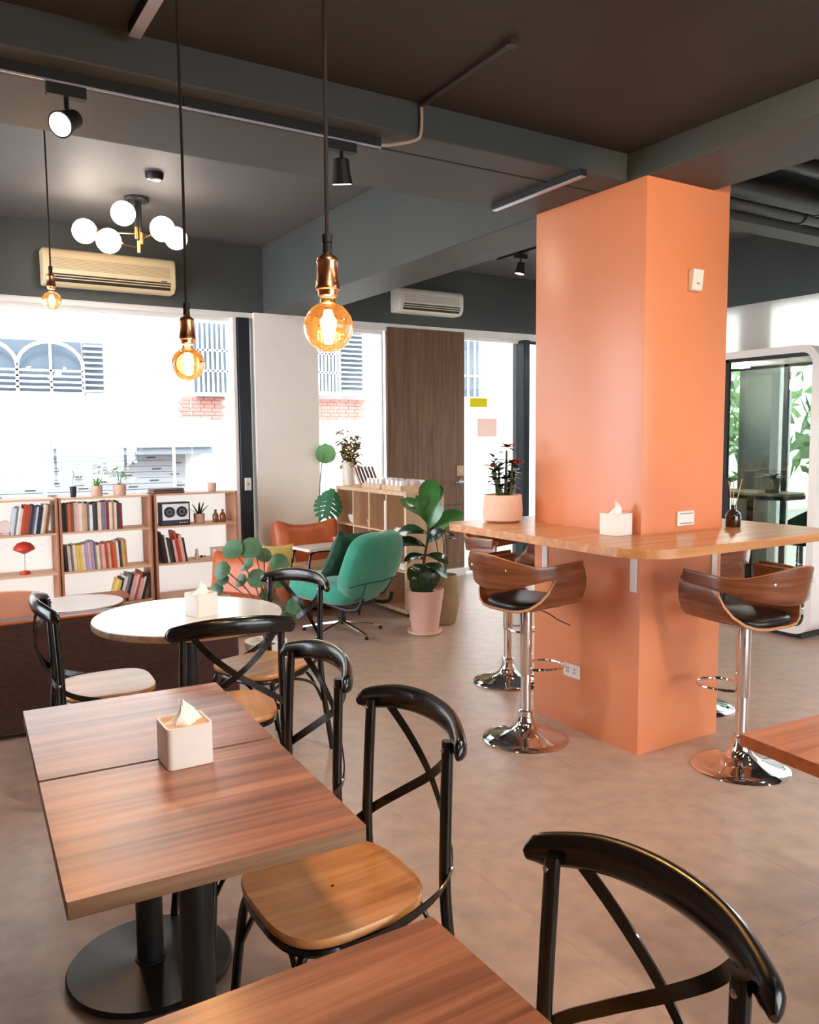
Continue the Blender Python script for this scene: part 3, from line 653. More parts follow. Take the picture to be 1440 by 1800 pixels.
bookrow(1.098, SH[1], c3, [.02, .022, .018, .024, .022, .02, .018, .026, .02, .022], [.2, .21, .205, .215, .21, .212, .215, .22, .225, .235, .23], -.05, 'second row of middle bookcase', 'red lamp side', 'second row of books in the middle bookcase')
c4 = ['yellow', 'charcoal', 'white', 'grey', 'charcoal', 'pink', 'cream', 'rust-red', 'pink', 'cream', 'black']
bookrow(1.46, SH[0], c4, [.024, .016, .026, .02, .024, .022, .02, .014], [.19, .2, .215, .235, .225, .22, .225, .25], .27, 'bottom row of middle bookcase', 'sofa side', 'leaning books on the bottom shelf', .2)
c5 = ['black', 'charcoal', 'white', 'charcoal', 'black', 'pink', 'rust-red', 'orange', 'pink', 'charcoal']
bookrow(1.888, SH[1], c5, [.022, .018, .016, .024, .02], [.275, .215, .24, .21, .205, .2], -.15, 'below the radio', 'middle bookcase side', 'leaning books below the radio')
bookrow(2.40, SH[0], ['charcoal', 'brown', 'tan', 'black'], [.022, .02], [.23, .225], .22, 'bottom shelf under amber bottles', 'its open end', 'books on the bottom shelf behind the orange beanbag')
# things on the shelves
rd = thing('shelf_radio', 'black framed white radio with two round speakers on shelf', 'radio', (1.875, 7.115, SH[2]+.0005))
MB().box(0, .255, 0, .11, 0, .2).build('body', pm('radio_black', (40, 44, 58), .4), rd, bevel=.006)
MB().box(.014, .241, -.003, 0, .048, .188).build('front_panel', pm('radio_white', (236, 238, 244), .4), rd)
for x in (.072, .18):
    sp = MB().lathe([(.045, 0), (.043, .006), (.03, .004), (.012, .002), (.01, .006)], 32).build('speaker', M_BLACKM, rd, loc=(x, -.003, .118), rot=(PI/2, 0, 0))
    MB().lathe([(.047, 0), (.047, .004)], 32).build('speaker_ring', pm('radio_ring', (86, 88, 96), .4), sp)
for x in (.165, .185, .205, .225): MB().lathe([(.005, 0), (.005, .005)], 12).build('knob', M_WHITE, rd, loc=(x, 0, .024), rot=(PI/2, 0, 0))
def small_pot(name, label, loc, r, h, mat, r2=None):
    t = thing(name, label, 'plant', loc); r2 = r2 or r
    MB().lathe([(r2, 0), (r, h), (r-.006, h), (r-.008, h-.01)], 24).build('pot', mat, t)
    MB().lathe([(r-.007, h-.016), (.005, h-.012)], 16).build('soil', M_SOIL, t); return t
M_TPOT = pm('blush_clay', (214, 174, 154), .75, var=.1, scale=25)
t = small_pot('snake_plant', 'small snake plant in clay pot beside the radio', (2.235, 7.20, SH[2]+.0005), .05, .085, M_TPOT, .046)
bl = leafmesh(.13, .03, .12, .3, 'blade', 6, 2, mat=M_LEAFD)
for a, ti in ((2.7, .75), (.3, .85), (1.2, 1.2), (3.6, 1.1), (5.2, 1.25), (0, 1.4)): put_leaf(bl, t, (.012*math.cos(a), .012*math.sin(a), .07), a, ti)
for x, lab in ((2.385, 'amber glass bottle beside the snake plant'), (2.45, 'amber glass bottle nearest the bookcase end panel')):
    b = thing('amber_bottle', lab, 'bottle', (x, 7.2, SH[2]+.0005), 0, 'amber bottles on the shelf')
    MB().lathe([(.026, 0), (.028, .004), (.028, .06), (.022, .075), (.01, .088), (.01, .1)], 24).build('glass_body', pm('amber', (140, 76, 36), .15, coat=.4), b); MB().lathe([(.012, .1), (.012, .112)], 16).build('cap', pm('bottle_cap', (104, 62, 40), .5), b)
lp = thing('table_lamp', 'red mushroom-shaded table lamp on bookcase shelf', 'lamp', (.80, 7.2, SH[1]+.0005))
M_LRED = pm('lamp_red', (206, 62, 48), .4)
MB().lathe([(.036, 0), (.042, .008), (.036, .024), (.008, .03)], 28).build('base', M_LRED, lp); MB().lathe([(.004, .03), (.004, .2)], 10).build('stem', M_STEEL, lp)
MB().lathe([(.01, .262), (.05, .25), (.075, .222), (.082, .2), (.076, .196), (.045, .18), (.016, .165)], 28).build('lamp_shade', M_LRED, lp)
dk = thing('round_clock', 'pale round disc ornament on the upper shelf', 'ornament', (.67, 7.2, SH[2]+.0005))
MB().lathe([(.05, -.012), (.053, -.006), (.053, .006), (.05, .012)], 32).build('disc', pm('pale_blush', (230, 208, 200), .5), dk, loc=(0, 0, .062), rot=(PI/2, 0, 0)); MB().box(-.025, .025, -.012, .012, 0, .01).build('foot', MATS['pale_blush'], dk)
bxs = thing('storage_box', 'pale pink box at the end of radio bookcase shelf', 'box', (2.44, 7.16, SH[1]+.0005)); MB().box(-.075, .075, 0, .16, 0, .07).build('body', pm('box_pink', (232, 204, 192), .7), bxs, bevel=.003); MB().box(-.077, .077, -.002, .162, .07, .085).build('lid', MATS['box_pink'], bxs, bevel=.003)
fg = thing('toy_figure', 'small white desk ornament with tray on shelf below radio', 'ornament', (2.24, 7.18, SH[1]+.0005))
MB().box(-.06, .06, 0, .09, 0, .012).build('tray', MATS['box_pink'], fg, bevel=.002); MB().lathe([(.018, .012), (.02, .04), (.012, .06), (.016, .08), (.004, .095)], 16, (-.03, .04, 0)).build('figure', M_WHITE, fg); MB().lathe([(.012, .012), (.012, .03)], 14, (.01, .04, 0)).build('cup', M_BLACKM, fg); MB().lathe([(.01, .012), (.012, .028)], 14, (.04, .04, 0)).build('cup', M_STEEL, fg)
TOP = SH[3]+.0005
t = small_pot('orchid', 'white orchid in slim black pot on the bookcase', (1.19, 7.2, TOP), .028, .085, M_BLACKM, .021)
MB().tube(smoothcurve([(0, 0, .07), (.0, 0, .14), (.012, 0, .19), (-.01, 0, .225)]), .0025, 6).build('stem', M_LEAF, t)
om = leafmesh(.03, .026, .1, .1, 'round', 4, 2, mat=pm('orchid_white', (250, 246, 244), .6), name='petal')
for (x, z) in ((-.01, .225), (.012, .2), (-.022, .2), (.006, .235)):
    for a in range(5): o = put_leaf(om, t, (x, 0, z), 0, a*2*PI/5, 0, 1, 'petal')
t = small_pot('potted_succulent', 'spiky green succulent in clay pot on the bookcase', (1.375, 7.2, TOP), .046, .085, M_TPOT, .044)
bl2 = leafmesh(.085, .022, .15, .3, 'blade', 5, 2, mat=pm('bright_leaf', (110, 176, 80), .4, rand=.15))
for q in range(14): a = q*2.4; put_leaf(bl2, t, (.01*math.cos(a), .01*math.sin(a), .075), a, 1.45-.05*q)
t = small_pot('potted_herb', 'leafy green potted plant in clay pot on the bookcase', (1.56, 7.2, TOP), .055, .09, M_TPOT, .05)
hl = leafmesh(.045, .028, .4, .2, 'oval', 5, 2, mat=MATS['bright_leaf'])
for q in range(9):
    a = q*2.4; e = (.055*math.cos(a), .055*math.sin(a), .15+.012*q); MB().tube([(0, 0, .08), (e[0]*.5, e[1]*.5, e[2]*.72), e], .002, 5).build('stem', M_LEAF, t)
    for w in range(3): put_leaf(hl, t, e, a+w*2, .3*w-.1)
t = small_pot('empty_pot', 'beige clay pot on the bookcase end by mullion', (2.36, 7.2, TOP), .042, .075, M_TPOT, .036)
t['category'] = 'pot'
MB().tube(smoothcurve([(0, 0, .06), (-.02, 0, .14), (-.015, 0, .22), (-.04, 0, .27)]), .0018, 5).build('twig', M_LEAFP, t)
lt = thing('stacked_tray', 'dark brown stack of flat trays on top of bookcases', 'tray', (1.82, 7.12, TOP))
MB().box(0, .27, 0, .2, 0, .022).build('tray', pm('tray_brown', (104, 76, 70), .5), lt, bevel=.006); MB().box(.004, .266, .004, .196, .024, .044).build('tray', MATS['tray_brown'], lt, bevel=.006)
wb = thing('wooden_bench', 'low wooden bench in front of middle bookcase', 'bench', (1.06, 6.82, 0))
bx('seat_board', 0, .46, 0, .22, .27, .3, M_BCE, wb, bevel=.003)
for x in (.03, .39): bx('leg', x, x+.04, .02, .2, 0, .27, M_BCE, wb, bevel=.002)
# ------------------------------------------------------------------ sofa, beanbags, green chair
def pillow(u, v, t, sag=.0, pinch=.12, n=14):
    top = []; bot = []
    for i in range(n+1):
        r1 = []; r2 = []
        for j in range(n+1):
            a = 2*i/n-1; b = 2*j/n-1; e = ((1-a**4)*(1-b**4))**.42
            x = a*u/2*(1-pinch*(1-abs(b)**2)*abs(a)); y = b*v/2*(1-pinch*(1-abs(a)**2)*abs(b))
            z = t/2*e+.004*math.sin(9*a+5*b)*e
            r1.append((x, y, z)); r2.append((x, y, -z))
        top.append(r1); bot.append(r2[::-1])
    return MB().grid(top).grid(bot)
def sell(rx, ry, rz_, e1=.6, e2=.6, n=28, m=16, fn=None):
    P = []
    sg = lambda c, e: abs(c)**e*(1 if c > 0 else -1)
    for i in range(n):
        th = 2*PI*i/n; row = []
        for j in range(m+1):
            ph = -PI/2+PI*j/m; p = (rx*sg(math.cos(th), e2)*sg(math.cos(ph), e1), ry*sg(math.sin(th), e2)*sg(math.cos(ph), e1), rz_*sg(math.sin(ph), e1))
            row.append(fn(p) if fn else p)
        P.append(row)
    return MB().grid(P, closed_u=True)
sf = thing('sofa', 'brown velvet-backed sofa with blush leather cushion behind round table', 'sofa', (0, 4.62, 0))
bx('back', -1.2, 1.655, 0, .16, .02, .612, M_VELVET, sf, bevel=.02, seg=3)
bx('piping', -1.19, 1.645, .0, .03, .604, .618, M_LEATHER, sf, bevel=.006)
bx('seat_base', -1.2, 1.655, .165, .72, .02, .3, M_VELVET, sf, bevel=.015)
for k_, (a, b) in enumerate(((-1.18, -.26), (-.24, .66), (.68, 1.64))):
    sell((b-a)/2, .3, .08, .35, .3).build('seat_cushion', M_PINKLE, sf, loc=((a+b)/2, .45, .375))
    if k_ < 2: sell((b-a)/2, .075, .18, .4, .35).build('back_cushion', M_PINKLE, sf, loc=((a+b)/2, .235, .565), rot=(-.12, 0, 0))
GA = math.radians(114)
gc = thing('lounge_chair', 'green velvet swivel lounge chair on chrome star base', 'armchair', (2.93, 5.79, 0), GA)
for k_ in range(5):
    a = k_*2*PI/5+.35; c, s_ = math.cos(a), math.sin(a)
    MB().tube([(.02*c, .02*s_, .085), (.18*c, .18*s_, .06), (.33*c, .33*s_, .03)], [.02, .016, .011], 8).build('star_leg', M_CHROME, gc); MB().lathe([(.014, 0), (.014, .024)], 10, (.325*c, .325*s_, 0)).build('foot', M_BLACKM, gc)
MB().lathe([(.032, .07), (.032, .12), (.024, .125), (.024, .26)], 20).build('column', M_BLACKM, gc)
MB().bar((-.26, 0, .27), (.16, 0, .262), .2, .03).build('mechanism', M_BLACKM, gc)
for s_ in (-1, 1): MB().tube(smoothcurve([(-.02, s_*.2, .27), (-.2, s_*.2, .24), (-.32, s_*.2, .26), (-.36, s_*.19, .34)]), .016, 8).build('back_support', M_BLACKM, gc)
sell(.32, .29, .10, .6, .45).build('seat', M_GREENF, gc, loc=(.06, 0, .365), rot=(0, -.06, 0))
def backf(p):
    x, y, z = p; tt = (z+.295)/.59; w = 1.0+.10*math.sin(PI*tt)-.24*max(0, .4-tt)/.4; return (x-.05*math.sin(PI*tt)+.07*(y/.3)**2, y*w, z)
bk = sell(.08, .30, .295, .55, .5, 32, 22, backf).build('backrest', M_GREENF, gc, loc=(-.31, 0, .555), rot=(0, -.42, 0))
P = [Vector((-.09, y, z)) for y, z in ((-.25, -.02), (-.12, .02), (0, .03), (.12, .02), (.25, -.02))]
MB().tube(smoothcurve([(-.06, -.31, -.1), (-.105, -.17, -.06), (-.135, 0, -.045), (-.105, .17, -.06), (-.06, .31, -.1)]), .005, 6).build('seam', M_GREENC, bk)
MB().tube(smoothcurve([(-.02, -.16, -.26), (-.09, -.15, -.2), (-.105, -.17, -.06)]), .005, 6).build('seam', M_GREENC, bk)
MB().tube(smoothcurve([(-.02, .16, -.26), (-.09, .15, -.2), (-.105, .17, -.06)]), .005, 6).build('seam', M_GREENC, bk)
gq = pillow(.42, .42, .11).build('cushion', M_GREENC); gq.matrix_world = Matrix.Translation((2.93, 5.79, 0)) @ Matrix.Rotation(GA, 4, 'Z') @ Matrix.Translation((-.10, .07, .645)) @ Matrix.Rotation(-.42, 4, 'Y') @ Matrix.Rotation(PI/2, 4, 'Y') @ Matrix.Rotation(.12, 4, 'Z')
tag(gq, 'dark green square cushion leaning in the green lounge chair', 'cushion')
def beanbag(label, loc, rz, s=1):
    t = thing('beanbag', label, 'beanbag', loc, rz); t.scale = (s,)*3
    sell(.36, .40, .17, .6, .55).build('base', M_LEATHER, t, loc=(.05, 0, .172))
    def bf(p):
        x, y, z = p; tt = (z+.25)/.5; pull = max(0, tt-.6)/.4; return (x+.015*math.sin(22*y+3*z), y*(1+.25*pull), z+pull*.12*(abs(y)/.36)**3-.03*pull*(1-abs(y)/.36))
    sell(.12, .36, .25, .5, .45, 44, 16, bf).build('backrest', M_LEATHER, t, loc=(-.22, 0, .43), rot=(0, -.28, 0))
    return t
beanbag('orange leather beanbag against the cream pier', (3.22, 6.94, 0), math.radians(-94), .84).scale = (.84, .84, 1.12)
beanbag('orange leather beanbag between round table and radio bookcase', (2.22, 6.42, 0), math.radians(-150), .86)
yq = pillow(.36, .36, .12).build('cushion', M_YELLOW, loc=(2.83, 6.80, .44), rot=(1.2, .05, .15)); tag(yq, 'yellow square cushion beside the orange beanbag at the pier', 'cushion')
lt_ = thing('low_table', 'low white-topped table with black tube frame and wooden drawer', 'table', (3.1, 6.41, 0), .1)
lt_.scale = (1, .75, 1.2)
MB().prism(rrect(-.26, .26, -.2, .2, .03, 5), .50, .52).build('tabletop', MATS['white_laminate'], lt_)
MB().box(-.26, .26, -.19, .19, .30, .40).build('drawer_box', M_OAK, lt_, bevel=.004); MB().box(-.235, -.17, -.195, -.19, .34, .365).build('drawer_label', M_WHITE, lt_)
for y in (-.19, .19):
    MB().tube(smoothcurve([(-.24, y, 0), (-.255, y, .3), (-.25, y, .44), (-.2, y, .497), (0, y, .497), (.2, y, .497), (.25, y, .44), (.255, y, .3), (.24, y, 0)], 5), .011, 8).build('tube_leg', M_BLACK, lt_)
pb = thing('small_box', 'small pink paper box on the low white-topped table', 'box', (3.26, 6.43, .6245)); MB().box(-.06, .06, -.04, .04, 0, .05).build('body', pm('pink_card', (222, 150, 136), .7), pb, bevel=.002); MB().box(-.062, .062, -.042, .042, .05, .06).build('lid', MATS['pink_card'], pb)
# ------------------------------------------------------------------ cubby shelf (open towards -x)
cb = thing('cubby_shelf', 'light oak cubby shelf with twelve compartments by the entrance', 'shelf', (3.64, 5.955, 0))
CL = 1.325
bx('top_board', 0, .39, 0, CL, 1.05, 1.085, M_OAKP, cb, bevel=.002); bx('bottom_board', 0, .39, 0, CL, .03, .065, M_OAKP, cb, bevel=.002)
for y in (0, CL-.034): bx('end_panel', 0, .39, y, y+.034, .065, 1.05, M_OAKP, cb, bevel=.002)
bx('back_panel', .375, .385, .034, CL-.034, .065, 1.05, M_OAK, cb)
YD = [.034+(CL-.068)*q/4 for q in range(5)]
for q in (1, 2, 3): bx('divider', .004, .375, YD[q]-.008, YD[q]+.008, .065, 1.05, M_OAKP, cb)
for z in (.39, .718):
    for q in range(4): bx('shelf_board', .004, .375, YD[q]+(.008 if q else 0), YD[q+1]-(.008 if q < 3 else 0), z-.008, z+.008, M_OAKP, cb)
for x in (.02, .33):
    for y in (.02, CL-.05): bx('foot', x, x+.03, y, y+.03, 0, .03, M_BLACKM, cb)
def simple(name, label, cat, loc, parts):
    t = thing(name, label, cat, loc)
    for nm, mb, mt in parts: mb.build(nm, mt, t, bevel=.002)
    return t
M_CER = pm('white_ceramic', (236, 226, 216), .35)
simple('ceramic_bowl', 'white ceramic bowl in the far top cubby', 'bowl', (3.76, 7.08, .7265), [('bowl', MB().lathe([(.05, 0), (.075, .03), (.085, .085), (.08, .085), (.07, .035), (.02, .012)], 28), M_CER)])
simple('ceramic_jug', 'white ceramic jug beside the bowl in far top cubby', 'jug', (3.74, 6.98, .7265), [('body', MB().lathe([(.025, 0), (.03, .06), (.026, .12), (.016, .15), (.012, .15)], 20), M_CER), ('handle', MB().tube(smoothcurve([(0, -.026, .11), (0, -.036, .08), (0, -.03, .05)]), .004, 6), M_CER)])
simple('wooden_cup', 'tan wooden cup in the second top cubby', 'cup', (3.74, 6.76, .7265), [('cup', MB().lathe([(.03, 0), (.036, .06), (.032, .06), (.026, .008)], 22), M_OAK), ('band', MB().lathe([(.0345, .03), (.0352, .036)], 22), M_LEATHER)])
simple('wooden_cup', 'tan wooden cup next to divider in second top cubby', 'cup', (3.74, 6.66, .7265), [('cup', MB().lathe([(.026, 0), (.032, .055), (.028, .055), (.022, .008)], 22), M_OAK), ('band', MB().lathe([(.0305, .03), (.0312, .036)], 22), M_LEATHER)])
simple('magazine_file', 'white magazine file in third top cubby', 'file', (3.66, 6.325, .7265), [('case', MB().box(0, .2, 0, .045, 0, .26), M_CER), ('papers', MB().box(.005, .195, .008, .037, .26, .266), M_PAGE)])
simple('paper_stack', 'flat stack of white papers in nearest top cubby', 'papers', (3.68, 6.03, .7265), [('sheet_stack', MB().box(0, .25, 0, .2, 0, .02), M_PAGE), ('sheet_stack', MB().box(.01, .24, .01, .19, .0205, .034), M_CER)])
simple('paper_stack', 'flat stack of white papers in nearest bottom-middle cubby', 'papers', (3.68, 6.03, .3985), [('sheet_stack', MB().box(0, .25, 0, .2, 0, .03), M_PAGE), ('sheet_stack', MB().box(.01, .24, .01, .19, .0305, .05), M_CER)])
fr_ = thing('file_rack', 'wooden desktop rack of five slanted brown folders on cubby', 'rack', (3.80, 6.96, 1.0855), 1.01)
bx('rack_base', -.12, .12, -.12, .12, 0, .02, M_OAK, fr_, bevel=.002)
for q in range(6):
    y = .05-q*.034; m_ = M_OAKP if q == 0 else pm('folder_brown', (112, 74, 58), .6)
    MB().bar((0, y, .02), (0, y+.06, .19), .2, .012 if q else .016, (0, 1, 0)).build('folder', m_, fr_)
for (yy, lab, n0) in ((6.62, 'wooden tray of glasses beside the folder rack', 0), (6.26, 'wooden tray of glasses above the nearest cubby', 1)):
    tr = thing('glass_tray', lab, 'tray', (3.82, yy, 1.0855)); bx('tray_base', -.15, .15, -.165, .165, 0, .012, M_OAKP, tr)
    for a in ((-.15, -.14, -.165, .165), (.14, .15, -.165, .165), (-.14, .14, -.165, -.155), (-.14, .14, .155, .165)): bx('tray_side', *a, .012, .045, M_OAKP, tr)
    gm = None
    for q in range(12):
        g = thing('drinking_glass', 'clear drinking glass upside down in '+('the tray beside folder rack' if n0 == 0 else 'the tray above nearest cubby'), 'glass', (3.82-.1+.1*(q % 3), yy-.115+.077*(q//3), 1.0980), 0, 'glasses in tray '+('beside the rack' if n0 == 0 else 'near end'))
        if gm is None: gm = MB().lathe([(.033, 0), (.028, .075), (.01, .08)], 16).mesh('tumbler', pm('pale_glass', (232, 222, 222), .12, coat=.5)); rmh = MB().lathe([(.0345, 0), (.0345, .005)], 16).mesh('rim', M_STEEL)
        for nm, me in (('tumbler', gm), ('rim', rmh)): o = D.objects.new(nm, me); COL.objects.link(o); o.parent = g
# ------------------------------------------------------------------ floor plants
def big_pot(t, prof, mat, soil_r, soil_z):
    MB().lathe(prof, 44).build('pot', mat, t); MB().lathe([(soil_r, soil_z-.01), (.01, soil_z)], 28).build('soil', M_SOIL, t)
fl = thing('fiddle_leaf_plant', 'broad-leaved rubber plant in ribbed pink pot with saucer', 'plant', (3.48, 5.42, 0))
rib = [(.105+.048*z/.33+.0015*math.cos(z*260), .02+z) for z in [q*.33/40 for q in range(41)]]
big_pot(fl, [(.1, .015)]+rib+[(.143, .352), (.14, .33)], pm('pink_ribbed', (224, 178, 162), .75), .141, .335)
MB().lathe([(.12, 0), (.135, .008), (.14, .028), (.132, .028), (.125, .014), (.02, .012)], 40).build('saucer', pm('pink_saucer', (236, 200, 186), .6), fl)
sp_ = smoothcurve([(0, 0, .33), (.0, .01, .55), (.03, 0, .75), (.04, 0, .95)], 6); MB().tube(sp_, [.014-.0004*q for q in range(len(sp_))], 8).build('trunk', M_STEM, fl)
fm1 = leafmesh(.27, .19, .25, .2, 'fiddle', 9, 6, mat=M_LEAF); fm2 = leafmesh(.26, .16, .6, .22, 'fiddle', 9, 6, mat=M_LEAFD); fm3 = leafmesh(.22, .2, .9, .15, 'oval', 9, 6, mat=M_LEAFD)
# height on trunk, (right, depth, up) direction of the tip, (right, depth, up) normal, mesh, scale
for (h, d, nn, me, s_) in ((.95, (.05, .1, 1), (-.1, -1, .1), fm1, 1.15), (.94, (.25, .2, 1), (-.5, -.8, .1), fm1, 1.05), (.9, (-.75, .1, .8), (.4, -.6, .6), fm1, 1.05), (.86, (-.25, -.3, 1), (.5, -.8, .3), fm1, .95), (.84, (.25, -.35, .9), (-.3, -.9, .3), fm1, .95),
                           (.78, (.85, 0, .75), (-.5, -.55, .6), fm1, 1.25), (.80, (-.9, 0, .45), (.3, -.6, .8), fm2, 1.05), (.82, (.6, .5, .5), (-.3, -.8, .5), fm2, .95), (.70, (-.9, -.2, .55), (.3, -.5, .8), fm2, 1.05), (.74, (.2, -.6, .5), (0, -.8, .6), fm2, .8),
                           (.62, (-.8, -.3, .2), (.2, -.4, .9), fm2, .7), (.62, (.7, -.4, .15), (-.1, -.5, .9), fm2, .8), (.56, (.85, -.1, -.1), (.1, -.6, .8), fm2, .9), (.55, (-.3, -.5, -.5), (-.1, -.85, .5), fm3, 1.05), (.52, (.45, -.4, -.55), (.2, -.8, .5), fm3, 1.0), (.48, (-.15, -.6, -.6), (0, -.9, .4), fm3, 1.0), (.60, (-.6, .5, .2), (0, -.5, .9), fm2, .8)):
    q = min(len(sp_)-1, int((h-.33)/.62*(len(sp_)-1))); V3 = lambda t_: RV*t_[0]+FV*t_[1]+ZV*t_[2]; leaf_dir(me, fl, sp_[q], V3(d), V3(nn), s_)
bp = thing('potted_plant', 'tall thin-stemmed plant in big olive-brown barrel pot', 'plant', (3.80, 5.62, 0))
big_pot(bp, [(.085, 0), (.1, .02), (.125, .15), (.13, .25), (.122, .36), (.11, .41), (.1, .41), (.1, .37)], pm('olive_pot', (158, 130, 96), .75, var=.08, scale=20, bump=.1), .101, .38)
for q, (x, y, h) in enumerate(((0, 0, .5), (.03, .02, .42), (-.03, .02, .45))):
    MB().tube(smoothcurve([(x, y, .37), (x*1.5, y, .37+h*.5), (x*2-.03, y, .37+h)]), .005, 6).build('stem', M_STEM, bp)
    for w in range(3): put_leaf(fm2, bp, (x*2-.03, y, .37+h*(1-.12*w)), 2.2+w*1.4+q, .5, 0, .5)
pl = thing('round_leaf_plant', 'round-leaved potted plant in white pot behind the round table', 'plant', (1.93, 4.9, 0))
big_pot(pl, [(.1, 0), (.12, .02), (.135, .26), (.128, .26), (.122, .23)], M_CER, .122, .235)
r1 = leafmesh(.145, .14, .3, .12, 'round', 8, 6, mat=M_LEAFP); r2 = leafmesh(.13, .12, .5, .15, 'round', 8, 6, mat=pm('leaf_mid', (50, 92, 56), .45, var=.2, scale=9, rand=.2))
rv = Vector((math.cos(-YAW), math.sin(-YAW), 0)); fv = Vector((math.sin(YAW), math.cos(YAW), 0))
random.seed(11)
for (u, z, s_, me) in ((-.18, .86, 1.0, r1), (-.06, .88, 1.05, r1), (-.24, .77, 1, r2), (-.1, .78, .9, r2), (.1, .80, 1.0, r2), (-.02, .70, .9, r1), (-.16, .67, .8, r2), (.08, .66, .8, r1), (-.3, .63, .7, r2), (.02, .58, .8, r2), (.2, .52, .95, r2), (.13, .46, .8, r2), (-.05, .5, .7, r1), (-.26, .70, .6, r1), (.0, .84, .7, r1)):
    d = random.uniform(-.12, .12); e = rv*u+fv*d+Vector((0, 0, z-.02)); az = math.atan2(e.y, e.x)
    MB().tube(smoothcurve([(0, 0, .23), (e.x*.25, e.y*.25, .23+(z-.23)*.55), e], 4), .0042, 6).build('stem', pm('stem_red', (124, 92, 76), .6), pl)
    leaf_dir(me, pl, e-RV*.05*(1 if u >= 0 else -1), RV*(1 if u >= 0 else -1)+FV*random.uniform(-.5, .5)+ZV*random.uniform(-.25, .25), ZV*random.uniform(.35, .8)-FV+RV*random.uniform(-.4, .4), s_)
mo = thing('monstera', 'split-leaf monstera in white pot behind the cubby shelf', 'plant', (3.47, 7.33, 0))
big_pot(mo, [(.1, .3), (.1, .31), (.115, .66), (.108, .66), (.104, .63)], M_CER, .104, .635); MB().lathe([(.14, 0), (.14, .02), (.06, .03), (.06, .29), (.1, .3)], 24).build('pot_stand', M_OAKP, mo)
def monstera_mesh():
    m = MB(); L = .30
    for s_ in (-1, 1):
        for q in range(7):
            t0 = q/7; t1 = (q+.78)/7; x0, x1 = L*t0, L*t1; w = .14*math.sin(PI*(t0*.85+.18))**.7; sl = .06
            m.add([(x0, 0, 0), (x1, 0, 0), (x1+sl*.8, s_*w*.7, -.01), (x1+sl, s_*w, -.03), (x0+sl, s_*w*1.0, -.035), (x0+sl*.5, s_*w*.6, -.01)], [(0, 1, 2, 5) if s_ > 0 else (0, 5, 2, 1), (5, 2, 3, 4) if s_ > 0 else (4, 3, 2, 5)])
        m.add([(0, 0, 0), (L, 0, 0), (L, s_*.03, 0), (0, s_*.03, 0)], [(0, 1, 2, 3) if s_ > 0 else (3, 2, 1, 0)])
    return m.mesh('split_leaf', pm('monstera_green', (48, 118, 84), .35, rand=.1, var=.15), 60)
mm_ = monstera_mesh(); mr_ = leafmesh(.26, .24, .6, .2, 'round', 9, 6, mat=pm('monstera_light', (112, 168, 108), .4, var=.15))
for (dx, dy, z, az, ti, me, nm, s_) in ((.06, -.05, 1.50, .05, .1, mr_, 'leaf', .85), (.10, -.12, 1.06, -.25, .2, mm_, 'split_leaf', 1.0)):
    MB().tube(smoothcurve([(0, 0, .63), (dx*.3, dy*.3, .63+(z-.63)*.6), (dx, dy, z)]), .006, 6).build('stem', M_LEAFP, mo); leaf_dir(me, mo, (dx, dy, z), RV*az-ZV+FV*-.2, -FV+ZV*.35+RV*ti, s_, nm)
dv = thing('dried_plant', 'yellow-olive feathery branch in white vase on cubby shelf', 'plant', (3.74, 7.2, 1.0855))
MB().lathe([(.05, 0), (.056, .02), (.052, .2), (.046, .21), (.042, .2)], 24).build('vase', M_CER, dv)
yl = leafmesh(.085, .034, .4, .2, 'oval', 4, 2, mat=M_LEAFY); random.seed(9)
dv.scale = (1.15, 1.15, 1.1)
for q in range(12):
    a = q*2.4; e = Vector((.075*math.cos(a)+.02, .09*math.sin(a), .34+.035*(q % 5))); pts = smoothcurve([(0, 0, .15), e*.55, e], 5); MB().tube(pts, .0022, 5).build('twig', M_STEM, dv)
    for w in range(22): put_leaf(yl, dv, pts[random.randint(4, len(pts)-1)], random.random()*6.28, random.uniform(-.3, 1), 0, random.uniform(.6, 1.2))
